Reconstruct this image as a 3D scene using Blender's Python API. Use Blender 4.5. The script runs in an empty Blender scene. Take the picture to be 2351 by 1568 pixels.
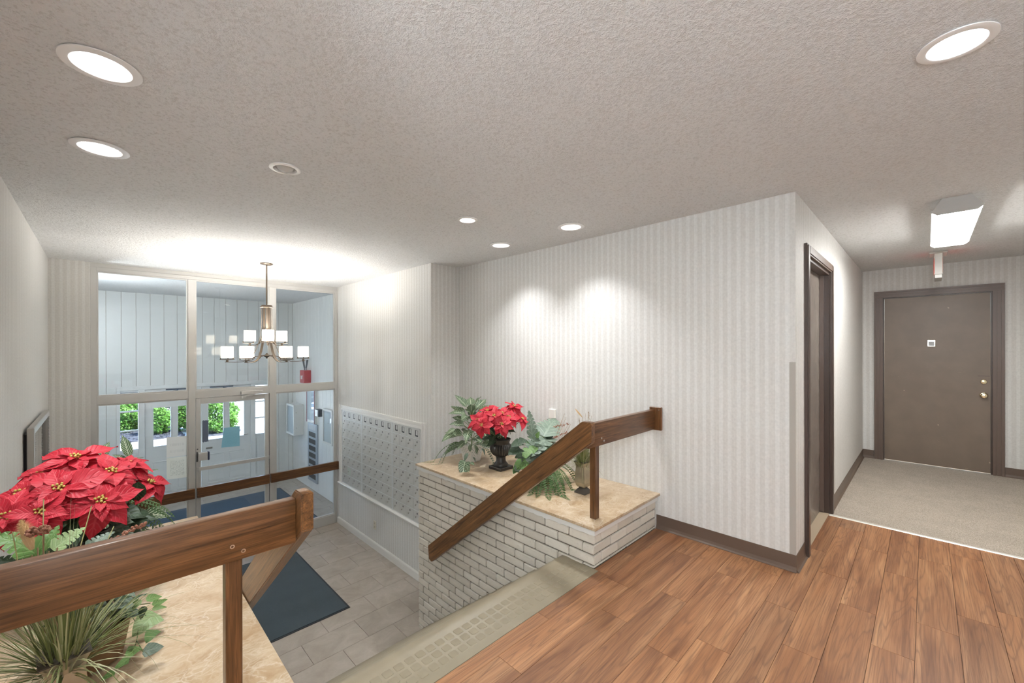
import bpy, bmesh, math, random
from mathutils import Vector, Matrix
random.seed(7)
S = bpy.context.scene
C = S.collection
PI = math.pi
# ---------------------------------------------------------------- camera
H = 1.41
def _cam():
    f, th, cy, pi_, ro = 947.3753, 44.9032, 800.8839, -0.0436, -0.1112
    t = math.radians(th)
    F = Vector((math.sin(t), math.cos(t), 0)); R = Vector((math.cos(t), -math.sin(t), 0)); U = Vector((0, 0, 1))
    a = math.radians(pi_); F2 = F*math.cos(a)+U*math.sin(a); U2 = U*math.cos(a)-F*math.sin(a)
    b = math.radians(ro); R3 = R*math.cos(b)+U2*math.sin(b); U3 = U2*math.cos(b)-R*math.sin(b)
    return f, cy, F2, R3, U3
FPX, CYPX, CF, CR, CU = _cam()
cd = bpy.data.cameras.new('camera'); cam = bpy.data.objects.new('camera', cd); C.objects.link(cam)
cd.sensor_fit = 'HORIZONTAL'; cd.sensor_width = 36; cd.lens = FPX/2351*36; cd.shift_y = (CYPX-784)/2351
cd.clip_start = .02; cd.clip_end = 300
m3 = Matrix((CR, CU, -CF)).transposed()
cam.matrix_world = Matrix.Translation((0, 0, H)) @ m3.to_4x4()
S.camera = cam
def at(u, v, **k):
    """photo pixel -> point on the plane X=, Y= or Z="""
    d = CF + CR*((u-1175.5)/FPX) - CU*((v-CYPX)/FPX)
    (ax, val), = k.items(); i = 'XYZ'.index(ax); o = Vector((0, 0, H))
    return o + d*((val-o[i])/d[i])
# ---------------------------------------------------------------- world, sun, exposure
S.view_settings.view_transform = 'Standard'; S.view_settings.look = 'None'
S.view_settings.gamma = 1; S.view_settings.use_curve_mapping = False
S.view_settings.exposure = EXPOSURE = 1.86
W_ = bpy.data.worlds.new('world'); S.world = W_; W_.use_nodes = True
nt = W_.node_tree; bg = nt.nodes['Background']
sk = nt.nodes.new('ShaderNodeTexSky'); sk.sky_type = 'NISHITA'; sk.sun_disc = False
sk.sun_elevation = math.radians(52); sk.sun_rotation = math.radians(120)
nt.links.new(sk.outputs[0], bg.inputs[0]); bg.inputs[1].default_value = 0.4
sd = bpy.data.lights.new('sun', 'SUN'); sd.energy = 8.0; sd.angle = .009; sd.color = (1, .96, .9)
sun = bpy.data.objects.new('sun', sd); C.objects.link(sun)
sun.rotation_euler = Vector((-.42, .42, -.80)).to_track_quat('-Z', 'Y').to_euler(); sun.location = (6, 6, 12)
# ---------------------------------------------------------------- measured planes (metres)
ZC, ZL, ZT = 2.393, -1.36, .278
XL, XM, XW, XE = -.40, 2.6845, 3.0947, 6.98
YG, YJ, YC, YB, YV = 6.674, 4.009, .579, -.95, 9.70
XV = 2.95
XR, XLL = 4.357, -1.67            # carpet edges
# ---------------------------------------------------------------- materials
class N:
    def __init__(s, name):
        s.m = bpy.data.materials.new(name); s.m.use_nodes = True; s.t = s.m.node_tree
        s.b = s.t.nodes['Principled BSDF']; s.out = s.t.nodes['Material Output']
    def n(s, ty, ins=None, **p):
        x = s.t.nodes.new('ShaderNode'+ty)
        for k, v in p.items(): setattr(x, k, v)
        for k, v in (ins or {}).items(): s.set(x.inputs[k], v)
        return x
    def set(s, inp, v):
        if isinstance(v, bpy.types.NodeSocket): s.t.links.new(v, inp)
        elif isinstance(v, bpy.types.Node): s.t.links.new(v.outputs[0], inp)
        else: inp.default_value = v
    def p(s, **k):
        for a, v in k.items():
            nm = {'col': 'Base Color', 'rough': 'Roughness', 'metal': 'Metallic', 'spec': 'Specular IOR Level', 'normal': 'Normal', 'emis': 'Emission Color', 'estr': 'Emission Strength', 'trans': 'Transmission Weight', 'coat': 'Coat Weight', 'sub': 'Subsurface Weight', 'sheen': 'Sheen Weight'}[a]
            if a in ('col', 'emis') and isinstance(v, tuple) and len(v) == 3: v = (*v, 1)
            s.set(s.b.inputs[nm], v)
        return s
    def math(s, op, a, b=0., c=0.):
        x = s.n('Math', operation=op); s.set(x.inputs[0], a); s.set(x.inputs[1], b); s.set(x.inputs[2], c); return x.outputs[0]
    def ramp(s, fac, stops, interp='LINEAR'):
        r = s.n('ValToRGB'); r.color_ramp.interpolation = interp; e = r.color_ramp.elements
        while len(e) > 1: e.remove(e[-1])
        for i, (q, c) in enumerate(stops):
            if isinstance(c, (int, float)): c = (c, c, c)
            el = e[0] if i == 0 else e.new(q)
            el.position = q; el.color = (*c, 1)
        s.set(r.inputs[0], fac); return r.outputs[0]
    def mix(s, fac, a, b, mode='MIX'):
        x = s.n('Mix', data_type='RGBA', blend_type=mode); s.set(x.inputs[0], fac)
        for i, v in ((6, a), (7, b)):
            if isinstance(v, tuple) and len(v) == 3: v = (*v, 1)
            s.set(x.inputs[i], v)
        return x.outputs[2]
    def noise(s, vec, scale, detail=3., rough=.5, dist=0.):
        x = s.n('TexNoise'); s.set(x.inputs['Vector'], vec)
        for k, v in (('Scale', scale), ('Detail', detail), ('Roughness', rough), ('Distortion', dist)): x.inputs[k].default_value = v
        return x.outputs['Fac']
    def bump(s, h, strength=.3, dist=.01):
        x = s.n('Bump'); s.set(x.inputs['Height'], h); x.inputs['Strength'].default_value = strength; x.inputs['Distance'].default_value = dist
        s.set(s.b.inputs['Normal'], x.outputs[0])
    def pos(s): return s.n('NewGeometry').outputs['Position']
    def obj(s): return s.n('TexCoord').outputs['Object']
    def uv(s): return s.n('TexCoord').outputs['UV']
    def rnd(s): return s.n('ObjectInfo').outputs['Random']
    def vscale(s, v, sc, off=None, rot=None):
        x = s.n('Mapping'); s.set(x.inputs[0], v); x.inputs['Scale'].default_value = sc
        if off is not None: s.set(x.inputs['Location'], off)
        if rot: x.inputs['Rotation'].default_value = rot
        return x.outputs[0]
def srgb(r, g, b):
    return tuple(((c/255)/12.92 if c/255 <= .04045 else ((c/255+.055)/1.055)**2.4) for c in (r, g, b))
MATS = {}
def plain(name, col, rough=.5, metal=0., bump=0., bscale=200., spec=.5, var=0.):
    m = N(name); m.p(col=col, rough=rough, metal=metal, spec=spec)
    if var:
        f = m.noise(m.obj(), 9., 4.)
        m.p(col=m.mix(m.ramp(f, [(.3, 0), (.7, 1)]), tuple(c*(1-var) for c in col), tuple(min(1, c*(1+var)) for c in col)))
    if bump: m.bump(m.noise(m.obj(), bscale, 3), bump, .002)
    MATS[name] = m.m; return m.m
def wallpaper():
    m = N('striped_wallpaper'); P = m.pos(); sx = m.n('SeparateXYZ'); m.set(sx.inputs[0], P)
    s = m.math('ADD', sx.outputs[0], sx.outputs[1])
    fr = m.math('FRACT', m.math('MULTIPLY', s, 1/.114))
    lo, hi, md = (.662, .646, .617), (.727, .719, .697), (.697, .685, .66)
    st = m.ramp(fr, [(0, hi), (.19, hi), (.22, lo), (.48, lo), (.51, md), (.58, hi), (.70, hi), (.73, lo), (.97, lo), (1, hi)])
    mot = m.ramp(m.noise(P, 70, 4), [(.3, .93), (.7, 1.05)])
    fine = m.ramp(m.noise(m.vscale(P, (400, 400, 2)), 1, 2), [(.3, .96), (.7, 1.03)])
    m.p(col=m.mix(1., m.mix(1., st, mot, 'MULTIPLY'), fine, 'MULTIPLY'), rough=.62, spec=.35)
    m.bump(m.noise(m.vscale(P, (500, 500, 30)), 1, 2), .12, .001)
    return m.m
def popcorn():
    m = N('popcorn_ceiling'); P = m.pos()
    a = m.noise(P, 75, 5, .65); b = m.noise(P, 190, 3, .6)
    h = m.math('ADD', m.ramp(a, [(.42, 0), (.62, 1)]), m.math('MULTIPLY', b, .6))
    m.p(col=m.mix(m.ramp(a, [(.36, 0), (.48, 1)]), (.77, .765, .75), (.94, .94, .935)), rough=.9, spec=.2)  # relief shade painted in: pits get a darker colour
    m.bump(h, .7, .010)
    return m.m
def plank():
    m = N('laminate_planks'); r = m.rnd()
    off = m.n('CombineXYZ'); m.set(off.inputs[0], m.math('MULTIPLY', r, 37.)); m.set(off.inputs[1], m.math('MULTIPLY', r, 91.)); m.set(off.inputs[2], m.math('MULTIPLY', r, 13.))
    v = m.n('VectorMath', operation='ADD'); m.set(v.inputs[0], m.obj()); m.set(v.inputs[1], off)
    v = v.outputs[0]
    big = m.noise(m.vscale(v, (.55, 7., 1)), 1., 2.5, .5, .25)
    rings = m.math('SINE', m.math('MULTIPLY', big, 110.))
    fine = m.noise(m.vscale(v, (4, 160, 1)), 1., 4, .6, .3)
    wide = m.noise(m.vscale(v, (.8, 12, 1)), 1., 4, .6, .9)
    c = m.ramp(wide, [(.28, (.20, .085, .038)), (.45, (.34, .16, .074)), (.6, (.45, .235, .115)), (.76, (.56, .33, .175))])
    c = m.mix(m.ramp(rings, [(.0, 0), (.75, .16), (1., .5)]), c, (.17, .078, .042))
    c = m.mix(m.ramp(fine, [(.48, 0), (.68, .6)]), c, (.16, .078, .044))
    tint = m.ramp(r, [(0, (.80, .78, .78)), (.35, (1.0, .97, .95)), (.7, (1.06, 1.0, .94)), (1, (1.12, 1.06, 1.0))])
    m.p(col=m.mix(1., c, tint, 'MULTIPLY'), rough=m.ramp(fine, [(.3, .34), (.7, .48)]), spec=.45)
    m.bump(m.math('SUBTRACT', 1., m.ramp(fine, [(.5, 0), (.72, 1)])), .2, .0012)
    return m.m
def oak(name, scale, rot=None, dark=(.052, .021, .008), light=(.235, .103, .037), rough=.33):
    m = N(name); v = m.vscale(m.pos(), (1, 1, 1), rot=rot); v2 = m.vscale(v, scale)
    a = m.noise(v2, 1., 4, .6, .5); b = m.noise(m.vscale(v, tuple(q*.13 for q in scale)), 1., 2, .5, .5)
    rings = m.ramp(m.math('SINE', m.math('MULTIPLY', b, 70.)), [(.5, 0), (1, .55)])
    c = m.ramp(a, [(.3, dark), (.7, light)])
    f2 = m.noise(m.vscale(v, tuple(q*(4.5 if q > 20 else 3) for q in scale)), 1., 3, .6, .2)
    c = m.mix(m.ramp(f2, [(.5, 0), (.66, .55)]), c, tuple(q*.7 for q in dark))
    m.p(col=m.mix(rings, c, tuple(q*.55 for q in light)), rough=rough, spec=.5, coat=.15)
    m.bump(a, .08, .001)
    return m.m
def marble():
    m = N('beige_marble'); P = m.pos()
    d = m.n('TexNoise'); m.set(d.inputs['Vector'], P); d.inputs['Scale'].default_value = 7; d.inputs['Detail'].default_value = 6
    w = m.n('VectorMath', operation='MULTIPLY_ADD'); m.set(w.inputs[0], d.outputs['Color']); w.inputs[1].default_value = (.22, .22, .22); m.set(w.inputs[2], m.vscale(P, (1, 1.25, 1), rot=(0, 0, .5)))
    vo = m.n('TexVoronoi', feature='DISTANCE_TO_EDGE'); m.set(vo.inputs['Vector'], w.outputs[0]); vo.inputs['Scale'].default_value = 9
    vo2 = m.n('TexVoronoi', feature='DISTANCE_TO_EDGE'); m.set(vo2.inputs['Vector'], w.outputs[0]); vo2.inputs['Scale'].default_value = 30
    base = m.ramp(m.noise(w.outputs[0], 8, 6, .65), [(.28, (.38, .245, .13)), (.45, (.48, .34, .205)), (.6, (.56, .43, .285)), (.75, (.65, .54, .40))])
    c = m.mix(m.math('MULTIPLY', m.ramp(vo2.outputs[0], [(0, .6), (.06, .3), (.16, 0)]), m.ramp(m.noise(P, 7, 4), [(.38, 0), (.62, 1)])), base, (.68, .58, .44))
    c = m.mix(m.math('MULTIPLY', m.ramp(vo.outputs[0], [(0, .55), (.012, .25), (.06, 0)]), m.ramp(m.noise(P, 5, 3), [(.40, .05), (.62, 1)])), c, (.78, .71, .60))
    m.p(col=c, rough=.30, spec=.35)
    return m.m
def paintbrick():
    m = N('painted_brick'); O = m.obj(); r = m.rnd(); P = m.pos()
    n1 = m.noise(P, 45, 5, .65); n2 = m.noise(P, 190, 3, .5)
    pits = m.ramp(m.noise(P, 75, 2, .5), [(.66, 0), (.74, 1)])
    c = m.mix(m.ramp(r, [(0, 0), (1, 1)]), (.63, .575, .49), (.74, .685, .595))
    c = m.mix(m.ramp(n1, [(.58, 0), (.8, .35)]), c, (.45, .40, .34))
    m.p(col=c, rough=.45, spec=.45)
    h = m.math('SUBTRACT', m.math('ADD', m.math('MULTIPLY', n1, .8), m.math('MULTIPLY', n2, .2)), m.math('MULTIPLY', pits, .5))
    m.bump(h, .55, .008)
    return m.m
def shaded_mortar():
    m = N('shaded_mortar'); P = m.pos(); n = m.noise(P, 60, 4, .7)
    m.p(col=m.ramp(n, [(.3, (.15, .125, .095)), (.7, (.27, .235, .185))]), rough=.9); m.bump(n, .5, .006); return m.m  # darkened beyond its paint to stand in for shade in brick joints
def tile():
    m = N('stone_look_tile'); r = m.rnd(); P = m.pos()
    off = m.n('CombineXYZ'); m.set(off.inputs[2], m.math('MULTIPLY', r, 40.))
    v = m.n('VectorMath', operation='ADD'); m.set(v.inputs[0], P); m.set(v.inputs[1], off)
    n = m.noise(v.outputs[0], 4.5, 5, .6, .8); n2 = m.noise(v.outputs[0], 60, 3)
    c = m.ramp(n, [(.3, (.35, .298, .245)), (.55, (.425, .37, .312)), (.75, (.49, .43, .37))])
    c = m.mix(m.ramp(n2, [(.4, 0), (.7, .15)]), c, (.30, .26, .22))
    m.p(col=c, rough=.42, spec=.45); m.bump(n2, .06, .001); return m.m
def carpet(name, c1, c2, sc=210):
    m = N(name); P = m.pos(); n = m.noise(P, sc, 2, .6); b = m.noise(P, 5, 3)
    c = m.mix(m.ramp(n, [(.36, 0), (.64, 1)]), c1, c2)
    c = m.mix(m.ramp(b, [(.35, .0), (.75, .22)]), c, tuple(q*.6 for q in c1))
    m.p(col=c, rough=.95, spec=.1, sheen=.2); m.bump(n, .8, .004); return m.m
def leafmat(name, base, edge, vein, veinamt=.5, nv=9., rough=.45, back=None, blotch=0.):
    m = N(name); uv = m.n('SeparateXYZ'); m.set(uv.inputs[0], m.uv())
    ax = m.math('ABSOLUTE', m.math('SUBTRACT', uv.outputs[0], .5))
    mid = m.ramp(ax, [(0, 1), (.03, .8), (.055, 0)])
    ph = m.math('FRACT', m.math('SUBTRACT', m.math('MULTIPLY', uv.outputs[1], nv), m.math('MULTIPLY', ax, nv*.55)))
    side = m.ramp(m.math('ABSOLUTE', m.math('SUBTRACT', ph, .5)), [(0, 1), (.10, .7), (.2, 0)])
    f = m.math('MULTIPLY', m.math('MAXIMUM', mid, side), veinamt)
    n = m.noise(m.obj(), 6, 3); r = m.rnd()
    c = m.mix(m.math('MULTIPLY', m.math('ADD', n, r), .5), base, edge)
    if blotch: c = m.mix(m.ramp(m.noise(m.obj(), 3.5, 4), [(.5, 0), (.6, blotch)]), c, vein)
    c = m.mix(f, c, vein)
    m.p(col=c, rough=rough, spec=.4)
    m.b.inputs['Subsurface Weight'].default_value = 0
    m.bump(m.math('SUBTRACT', 0., m.math('MAXIMUM', mid, side)), .35, .006)
    # thin-leaf translucency
    tr = m.n('BsdfTranslucent'); m.set(tr.inputs[0], c)
    mx = m.n('MixShader'); mx.inputs[0].default_value = .16
    m.t.links.new(m.b.outputs[0], mx.inputs[1]); m.t.links.new(tr.outputs[0], mx.inputs[2]); m.t.links.new(mx.outputs[0], m.out.inputs[0])
    return m.m
def glassmat(name='window_glass', tint=(.93, .97, 1.0)):
    m = N(name); tr = m.n('BsdfTransparent', ins={0: (*tint, 1)}); gl = m.n('BsdfGlossy'); gl.inputs['Roughness'].default_value = .02
    fr = m.n('Fresnel'); fr.inputs[0].default_value = 1.55
    mx = m.n('MixShader'); bf = m.n('NewGeometry').outputs['Backfacing']; m.set(mx.inputs[0], m.math('MULTIPLY', m.math('MULTIPLY', fr.outputs[0], 1.6), m.math('SUBTRACT', 1., bf)))
    m.t.links.new(tr.outputs[0], mx.inputs[1]); m.t.links.new(gl.outputs[0], mx.inputs[2]); m.t.links.new(mx.outputs[0], m.out.inputs[0])
    m.t.nodes.remove(m.b); return m.m
def emit(name, col, st):
    m = N(name); e = m.n('Emission', ins={0: (*col, 1), 1: st}); m.t.links.new(e.outputs[0], m.out.inputs[0]); m.t.nodes.remove(m.b); MATS[name] = m.m; return m.m
def doorpaint(name, c1, rough=.38):
    m = N(name); P = m.pos(); n = m.noise(P, 6, 3)
    sc = m.ramp(m.noise(m.vscale(P, (9, 9, 26)), 1, 4, .6, 2.), [(.69, 0), (.72, 1)])
    ch = m.ramp(m.noise(P, 13, 1, .4), [(.80, 0), (.82, 1)])
    c = m.mix(m.ramp(n, [(.3, 0), (.7, 1)]), tuple(q*.93 for q in c1), tuple(q*1.06 for q in c1))
    c = m.mix(m.math('MULTIPLY', sc, .35), c, tuple(q*1.7 for q in c1)); c = m.mix(ch, c, (.45, .34, .25))
    m.p(col=c, rough=rough, spec=.45); m.bump(m.noise(P, 260, 2), .08, .001); return m.m
MP = wallpaper(); MCEIL = popcorn(); MPLANK = plank(); MMARBLE = marble(); MBRICK = paintbrick(); MMORTAR = shaded_mortar(); MTILE = tile()
MOAKX = oak('oak_rail_level', (3, 60, 60)); MOAKZ = oak('oak_post', (70, 70, 4)); MOAKS = oak('oak_rail_sloped', (60, 3, 60), rot=(math.radians(38.2), 0, 0), light=(.285, .128, .043))  # same oak; level copy darkened in colour for its backlit face
MCARPET = carpet('beige_carpet', (.285, .235, .18), (.58, .51, .425)); MMAT = carpet('blue_grey_mat', (.030, .045, .055), (.085, .115, .135), 300)
MMATV = carpet('blue_mat', (.022, .05, .085), (.06, .11, .165), 300)
MGLASS = glassmat()
MALU = plain('anodised_aluminium', (.60, .59, .57), .42, .3)
MALUD = plain('aluminium_shadow_gap', (.10, .10, .10), .5)
MMAIL = plain('brushed_mailbox_metal', (.60, .595, .57), .38, .25, var=.06)
MMAILF = plain('mailbox_frame_metal', (.74, .75, .75), .35, .3)
MDARK = plain('dark_slot', (.02, .02, .022), .5); MCHROME = plain('nickel', (.75, .73, .68), .2, 1.)
MWHITE = plain('white_trim_paint', (.78, .765, .73), .35); MVWALL = plain('white_wall_board', (.80, .80, .775), .4); MVDOOR = plain('white_door_paint', (.82, .82, .80), .35)
MBASEB = plain('brown_rubber_base', (.135, .092, .068), .4); MDFR = plain('dark_brown_frame', (.075, .050, .040), .34)
MDOOR = doorpaint('brown_door_paint', (.215, .165, .125)); MDOOR2 = doorpaint('taupe_door_paint', (.20, .17, .145), .25); MDCAS = plain('brown_casing', (.15, .105, .082), .35)
MRUB = plain('tan_rubber_tread', (.285, .24, .165), .38, bump=.08, bscale=90, var=.06)
MRUBD = plain('dark_tread_edge', (.12, .095, .07), .5)
MBRONZE = plain('brushed_bronze', (.19, .15, .115), .36, .85); MBRASS = plain('polished_brass', (.72, .63, .42), .18, 1.)
MURN = plain('dark_bronze_urn', (.042, .038, .033), .38, .35, bump=.25, bscale=60); MVASE = plain('aged_silver_gilt', (.46, .40, .29), .34, .65, bump=.2, bscale=50, var=.25)
MVASED = plain('tarnished_metal', (.12, .105, .09), .4, .6); MPOT = plain('white_pot', (.76, .735, .68), .4); MSOIL = plain('dark_moss', (.03, .028, .02), .9)
MWICK = plain('bark_basket', (.20, .115, .055), .7, bump=.6, bscale=40, var=.4)
MRED = leafmat('poinsettia_red', (.42, .006, .022), (.60, .022, .045), (.68, .09, .11), .35, 7, .5)
MDKGREEN = leafmat('dark_leaf', (.022, .045, .022), (.05, .085, .045), (.12, .17, .09), .35, 7)
MZEBRA = leafmat('zebra_leaf', (.03, .075, .035), (.09, .16, .06), (.62, .68, .50), .85, 9)
MGREYG = leafmat('grey_green_leaf', (.13, .18, .135), (.20, .26, .20), (.36, .44, .34), .45, 6, .4)
MHEART = leafmat('bright_heart_leaf', (.07, .17, .03), (.20, .34, .11), (.30, .42, .16), .35, 6)
MPALE = leafmat('pale_green_leaf', (.22, .34, .13), (.36, .47, .24), (.48, .58, .34), .35, 6)
MFERN = leafmat('fern_leaf', (.045, .11, .03), (.12, .22, .06), (.12, .2, .06), .1, 5)
MFERNV = leafmat('silver_fern_leaf', (.10, .15, .09), (.20, .26, .17), (.5, .55, .42), .3, 5)
MSTEM = plain('plant_stem', (.12, .16, .05), .55); MTWIG = plain('dry_twig', (.30, .20, .11), .7); MSORG = plain('russet_seed', (.30, .125, .075), .7); MPLUME = plain('tan_plume', (.70, .50, .28), .9); MBERRY = plain('yellow_bud', (.52, .40, .10), .5)
def grassmat():
    m = N('grass_blade'); uv = m.n('SeparateXYZ'); m.set(uv.inputs[0], m.uv())
    c = m.ramp(uv.outputs[0], [(0, (.10, .14, .035)), (.35, (.17, .20, .06)), (.7, (.30, .31, .14)), (1, (.52, .50, .31))])
    m.p(col=c, rough=.45); return m.m
MGRASS = grassmat()
# ---------------------------------------------------------------- mesh helpers
def bx(bm, x0, x1, y0, y1, z0, z1, bev=0., seg=1):
    vs = [bm.verts.new((x, y, z)) for x in (x0, x1) for y in (y0, y1) for z in (z0, z1)]
    fs = [bm.faces.new([vs[i] for i in q]) for q in ((0, 1, 3, 2), (4, 6, 7, 5), (0, 4, 5, 1), (2, 3, 7, 6), (0, 2, 6, 4), (1, 5, 7, 3))]
    if bev:
        es = list({e for f in fs for e in f.edges})
        bmesh.ops.bevel(bm, geom=es, offset=bev, segments=seg, affect='EDGES', profile=.5)
    return bm
def box(*a, **k): return bx(bmesh.new(), *a, **k)
def frame_from(d, ref=None):
    d = d.normalized(); ref = ref or (Vector((0, 0, 1)) if abs(d.z) < .95 else Vector((1, 0, 0)))
    s = d.cross(ref).normalized(); return s, s.cross(d).normalized()
def tube(bm, pts, r, n=8, caps=True):
    pts = [Vector(p) for p in pts]; rings = []; up = None
    for i, p in enumerate(pts):
        d = (pts[min(i+1, len(pts)-1)]-pts[max(i-1, 0)])
        s, u = frame_from(d, up); up = u
        rr = r[i] if isinstance(r, (list, tuple)) else r
        rings.append([bm.verts.new(p+(s*math.cos(2*PI*k/n)+u*math.sin(2*PI*k/n))*rr) for k in range(n)])
    for a, b in zip(rings, rings[1:]):
        for k in range(n): bm.faces.new((a[k], a[(k+1) % n], b[(k+1) % n], b[k]))
    if caps and n > 2:
        bm.faces.new(rings[0][::-1]); bm.faces.new(rings[-1])
    return bm
def bar(bm, pts, w, t, side):
    """flat bar swept along pts; w across 'side', t thick"""
    pts = [Vector(p) for p in pts]; side = Vector(side).normalized(); rings = []
    for i, p in enumerate(pts):
        d = (pts[min(i+1, len(pts)-1)]-pts[max(i-1, 0)]).normalized(); n = d.cross(side).normalized()
        ww = w[i] if isinstance(w, (list, tuple)) else w
        rings.append([bm.verts.new(p+side*a*ww/2+n*b*t/2) for a, b in ((1, 1), (-1, 1), (-1, -1), (1, -1))])
    for a, b in zip(rings, rings[1:]):
        for k in range(4): bm.faces.new((a[k], a[(k+1) % 4], b[(k+1) % 4], b[k]))
    bm.faces.new(rings[0][::-1]); bm.faces.new(rings[-1]); return bm
def lathe(bm, prof, n=32, c=(0, 0, 0), axis='Z', mod=None, phase=0., caps=True):
    c = Vector(c); rings = []
    for j, (r, z) in enumerate(prof):
        ring = []
        for k in range(n):
            a = 2*PI*k/n+phase; rr = r*(mod(a, j) if mod else 1)
            q = Vector((rr*math.cos(a), rr*math.sin(a), z))
            if axis == 'X': q = Vector((q.z, q.x, q.y))
            if axis == 'Y': q = Vector((q.y, q.z, q.x))
            ring.append(bm.verts.new(c+q))
        rings.append(ring)
    for a, b in zip(rings, rings[1:]):
        for k in range(n): bm.faces.new((a[k], a[(k+1) % n], b[(k+1) % n], b[k]))
    if caps and prof[0][0] > 1e-5: bm.faces.new(rings[0][::-1])
    if caps and prof[-1][0] > 1e-5: bm.faces.new(rings[-1])
    return bm
def prism(bm, poly, axis, a, b, bev=0.):
    """polygon in the two other axes (cyclic order) extruded along axis from a to b"""
    def mk(p, t): return {'X': (t, p[0], p[1]), 'Y': (p[0], t, p[1]), 'Z': (p[0], p[1], t)}[axis]
    A = [bm.verts.new(mk(p, a)) for p in poly]; B = [bm.verts.new(mk(p, b)) for p in poly]; n = len(poly)
    fs = [bm.faces.new(A[::-1]), bm.faces.new(B)]+[bm.faces.new((A[i], A[(i+1) % n], B[(i+1) % n], B[i])) for i in range(n)]
    bmesh.ops.recalc_face_normals(bm, faces=fs)
    if bev: bmesh.ops.bevel(bm, geom=list({e for f in fs for e in f.edges}), offset=bev, segments=2, affect='EDGES')
    return bm
def ball(bm, c, r, seg=8, ring=6, sc=(1, 1, 1)):
    m = Matrix.Translation(c) @ Matrix.Diagonal((*sc, 1))
    bmesh.ops.create_uvsphere(bm, u_segments=seg, v_segments=ring, radius=r, matrix=m); return bm
WM = {}
def to_mesh(bm, name, smooth=None):
    bmesh.ops.recalc_face_normals(bm, faces=bm.faces)
    me = bpy.data.meshes.new(name); bm.to_mesh(me); bm.free()
    if smooth:
        me.polygons.foreach_set('use_smooth', [True]*len(me.polygons)); me.set_sharp_from_angle(angle=math.radians(smooth))
    return me
def tag(o, label=None, cat=None, group=None, kind=None):
    if label: o['label'] = label
    if cat: o['category'] = cat
    if group: o['group'] = group
    if kind: o['kind'] = kind
    return o
def wm(o): return WM[o.name] if o else Matrix.Identity(4)
def put(name, me, mat, parent, M):
    """mesh at world matrix M"""
    o = bpy.data.objects.new(name, me); C.objects.link(o); WM[o.name] = M
    if mat and not me.materials: me.materials.append(mat)
    o.parent = parent; o.matrix_basis = wm(parent).inverted() @ M
    return o
def part(name, bm, mat, parent=None, smooth=None, **tg):
    """bm in world coordinates"""
    me = to_mesh(bm, name, smooth)
    M = wm(parent)
    if parent: me.transform(M.inverted())
    me.materials.append(mat)
    o = bpy.data.objects.new(name, me); C.objects.link(o); o.parent = parent; WM[o.name] = M.copy()
    return tag(o, **tg)
def thing(name, label, cat, loc=(0, 0, 0), group=None, kind=None):
    o = bpy.data.objects.new(name, None); C.objects.link(o); o.location = loc; o.empty_display_size = .05
    WM[o.name] = Matrix.Translation(loc); return tag(o, label, cat, group, kind)
def struct(name, bm, mat, label, cat, parent=None): return part(name, bm, mat, parent, label=label, cat=cat, kind='structure')
def T(x, y, z): return Matrix.Translation((x, y, z))
# ================================================================ THE SETTING
LAMPS = [(.004, 2.015, .108), (.0, 2.845, .108), (.712, 2.46, .077), (1.98, 2.465, .077), (2.687, 2.843, .108), (2.687, 2.02, .108), (1.957, -.07, .094)]
def ceiling():
    bm = bmesh.new(); es = []
    def loop(pts):
        vs = [bm.verts.new((x, y, ZC)) for x, y in pts]
        for a, b in zip(vs, vs[1:]+vs[:1]): es.append(bm.edges.new((a, b)))
    loop([(-5.2, -1.1), (7.2, -1.1), (7.2, 9.9), (-5.2, 9.9)])
    for x, y, r in LAMPS: loop([(x+r*.84*math.cos(2*PI*k/32), y+r*.84*math.sin(2*PI*k/32)) for k in range(32)])
    bmesh.ops.triangle_fill(bm, edges=es, use_beauty=True)
    return bm
struct('ceiling', ceiling(), MCEIL, 'off-white popcorn textured ceiling with recessed lamps', 'ceiling')
struct('sun_block_deck', box(-5.2, 7.2, -1.1, 9.9, 2.62, 2.75), MWHITE, 'unseen flat deck added above the ceiling to block sunlight', 'ceiling')  # unseen slab added to keep the sun from leaking in
# ---- walls (solid, 12 cm)
t = .12
struct('wall_left', box(XL-t, XL, YC-.12, YG+.06, ZL-.1, ZC), MP, 'long striped wallpaper wall with the silver picture frame', 'wall')
struct('wall_right', box(XW, XW+t, YC, YJ, ZL-.1, ZC), MP, 'striped wallpaper wall that carries the wooden rail bracket', 'wall')
struct('wall_niche', box(XM, XW+t, YJ, YJ+t, ZL-.1, ZC), MP, 'short shaded wallpaper return beyond the marble ledge plants', 'wall')
struct('wall_mail', box(XM, XM+t, YJ+t, YG+.06, ZL-.1, ZC), MP, 'wallpaper wall with the metal mailboxes', 'wall')
struct('wall_entry', box(XL, -.083, YG-.03, YG+.06, ZL-.1, ZC), MP, 'narrow striped wallpaper strip beside the glass front', 'wall')
D2a, D2b, D2t = 3.43, 4.375, 2.045
def wall_hall():
    bm = box(XW+t, D2a-.001, YC, YC+.11, 0, ZC)
    bx(bm, D2b, XE, YC, YC+.11, 0, ZC); bx(bm, D2a-.001, D2b, YC, YC+.11, D2t, ZC)
    bx(bm, XW-.0, XW+t, YC-.0005, YC, 0, ZC)
    return bm
struct('wall_hall', wall_hall(), MP, 'pale wallpaper hallway wall around the narrow brown door', 'wall')
D3a, D3b, D3t = -.518, .383, 2.035
def wall_end():
    bm = box(XE, XE+t, D3b, YC+.11, -.05, ZC); bx(bm, XE, XE+t, YB, D3a, -.05, ZC); bx(bm, XE, XE+t, D3a, D3b, D3t, ZC); return bm
struct('wall_end', wall_end(), MP, 'striped wallpaper wall around the wide brown apartment door', 'wall')
struct('wall_back', box(-5.1, XE+t, YB-t, YB, -.05, ZC), MP, 'wallpaper wall opposite the stairs', 'wall')
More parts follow.
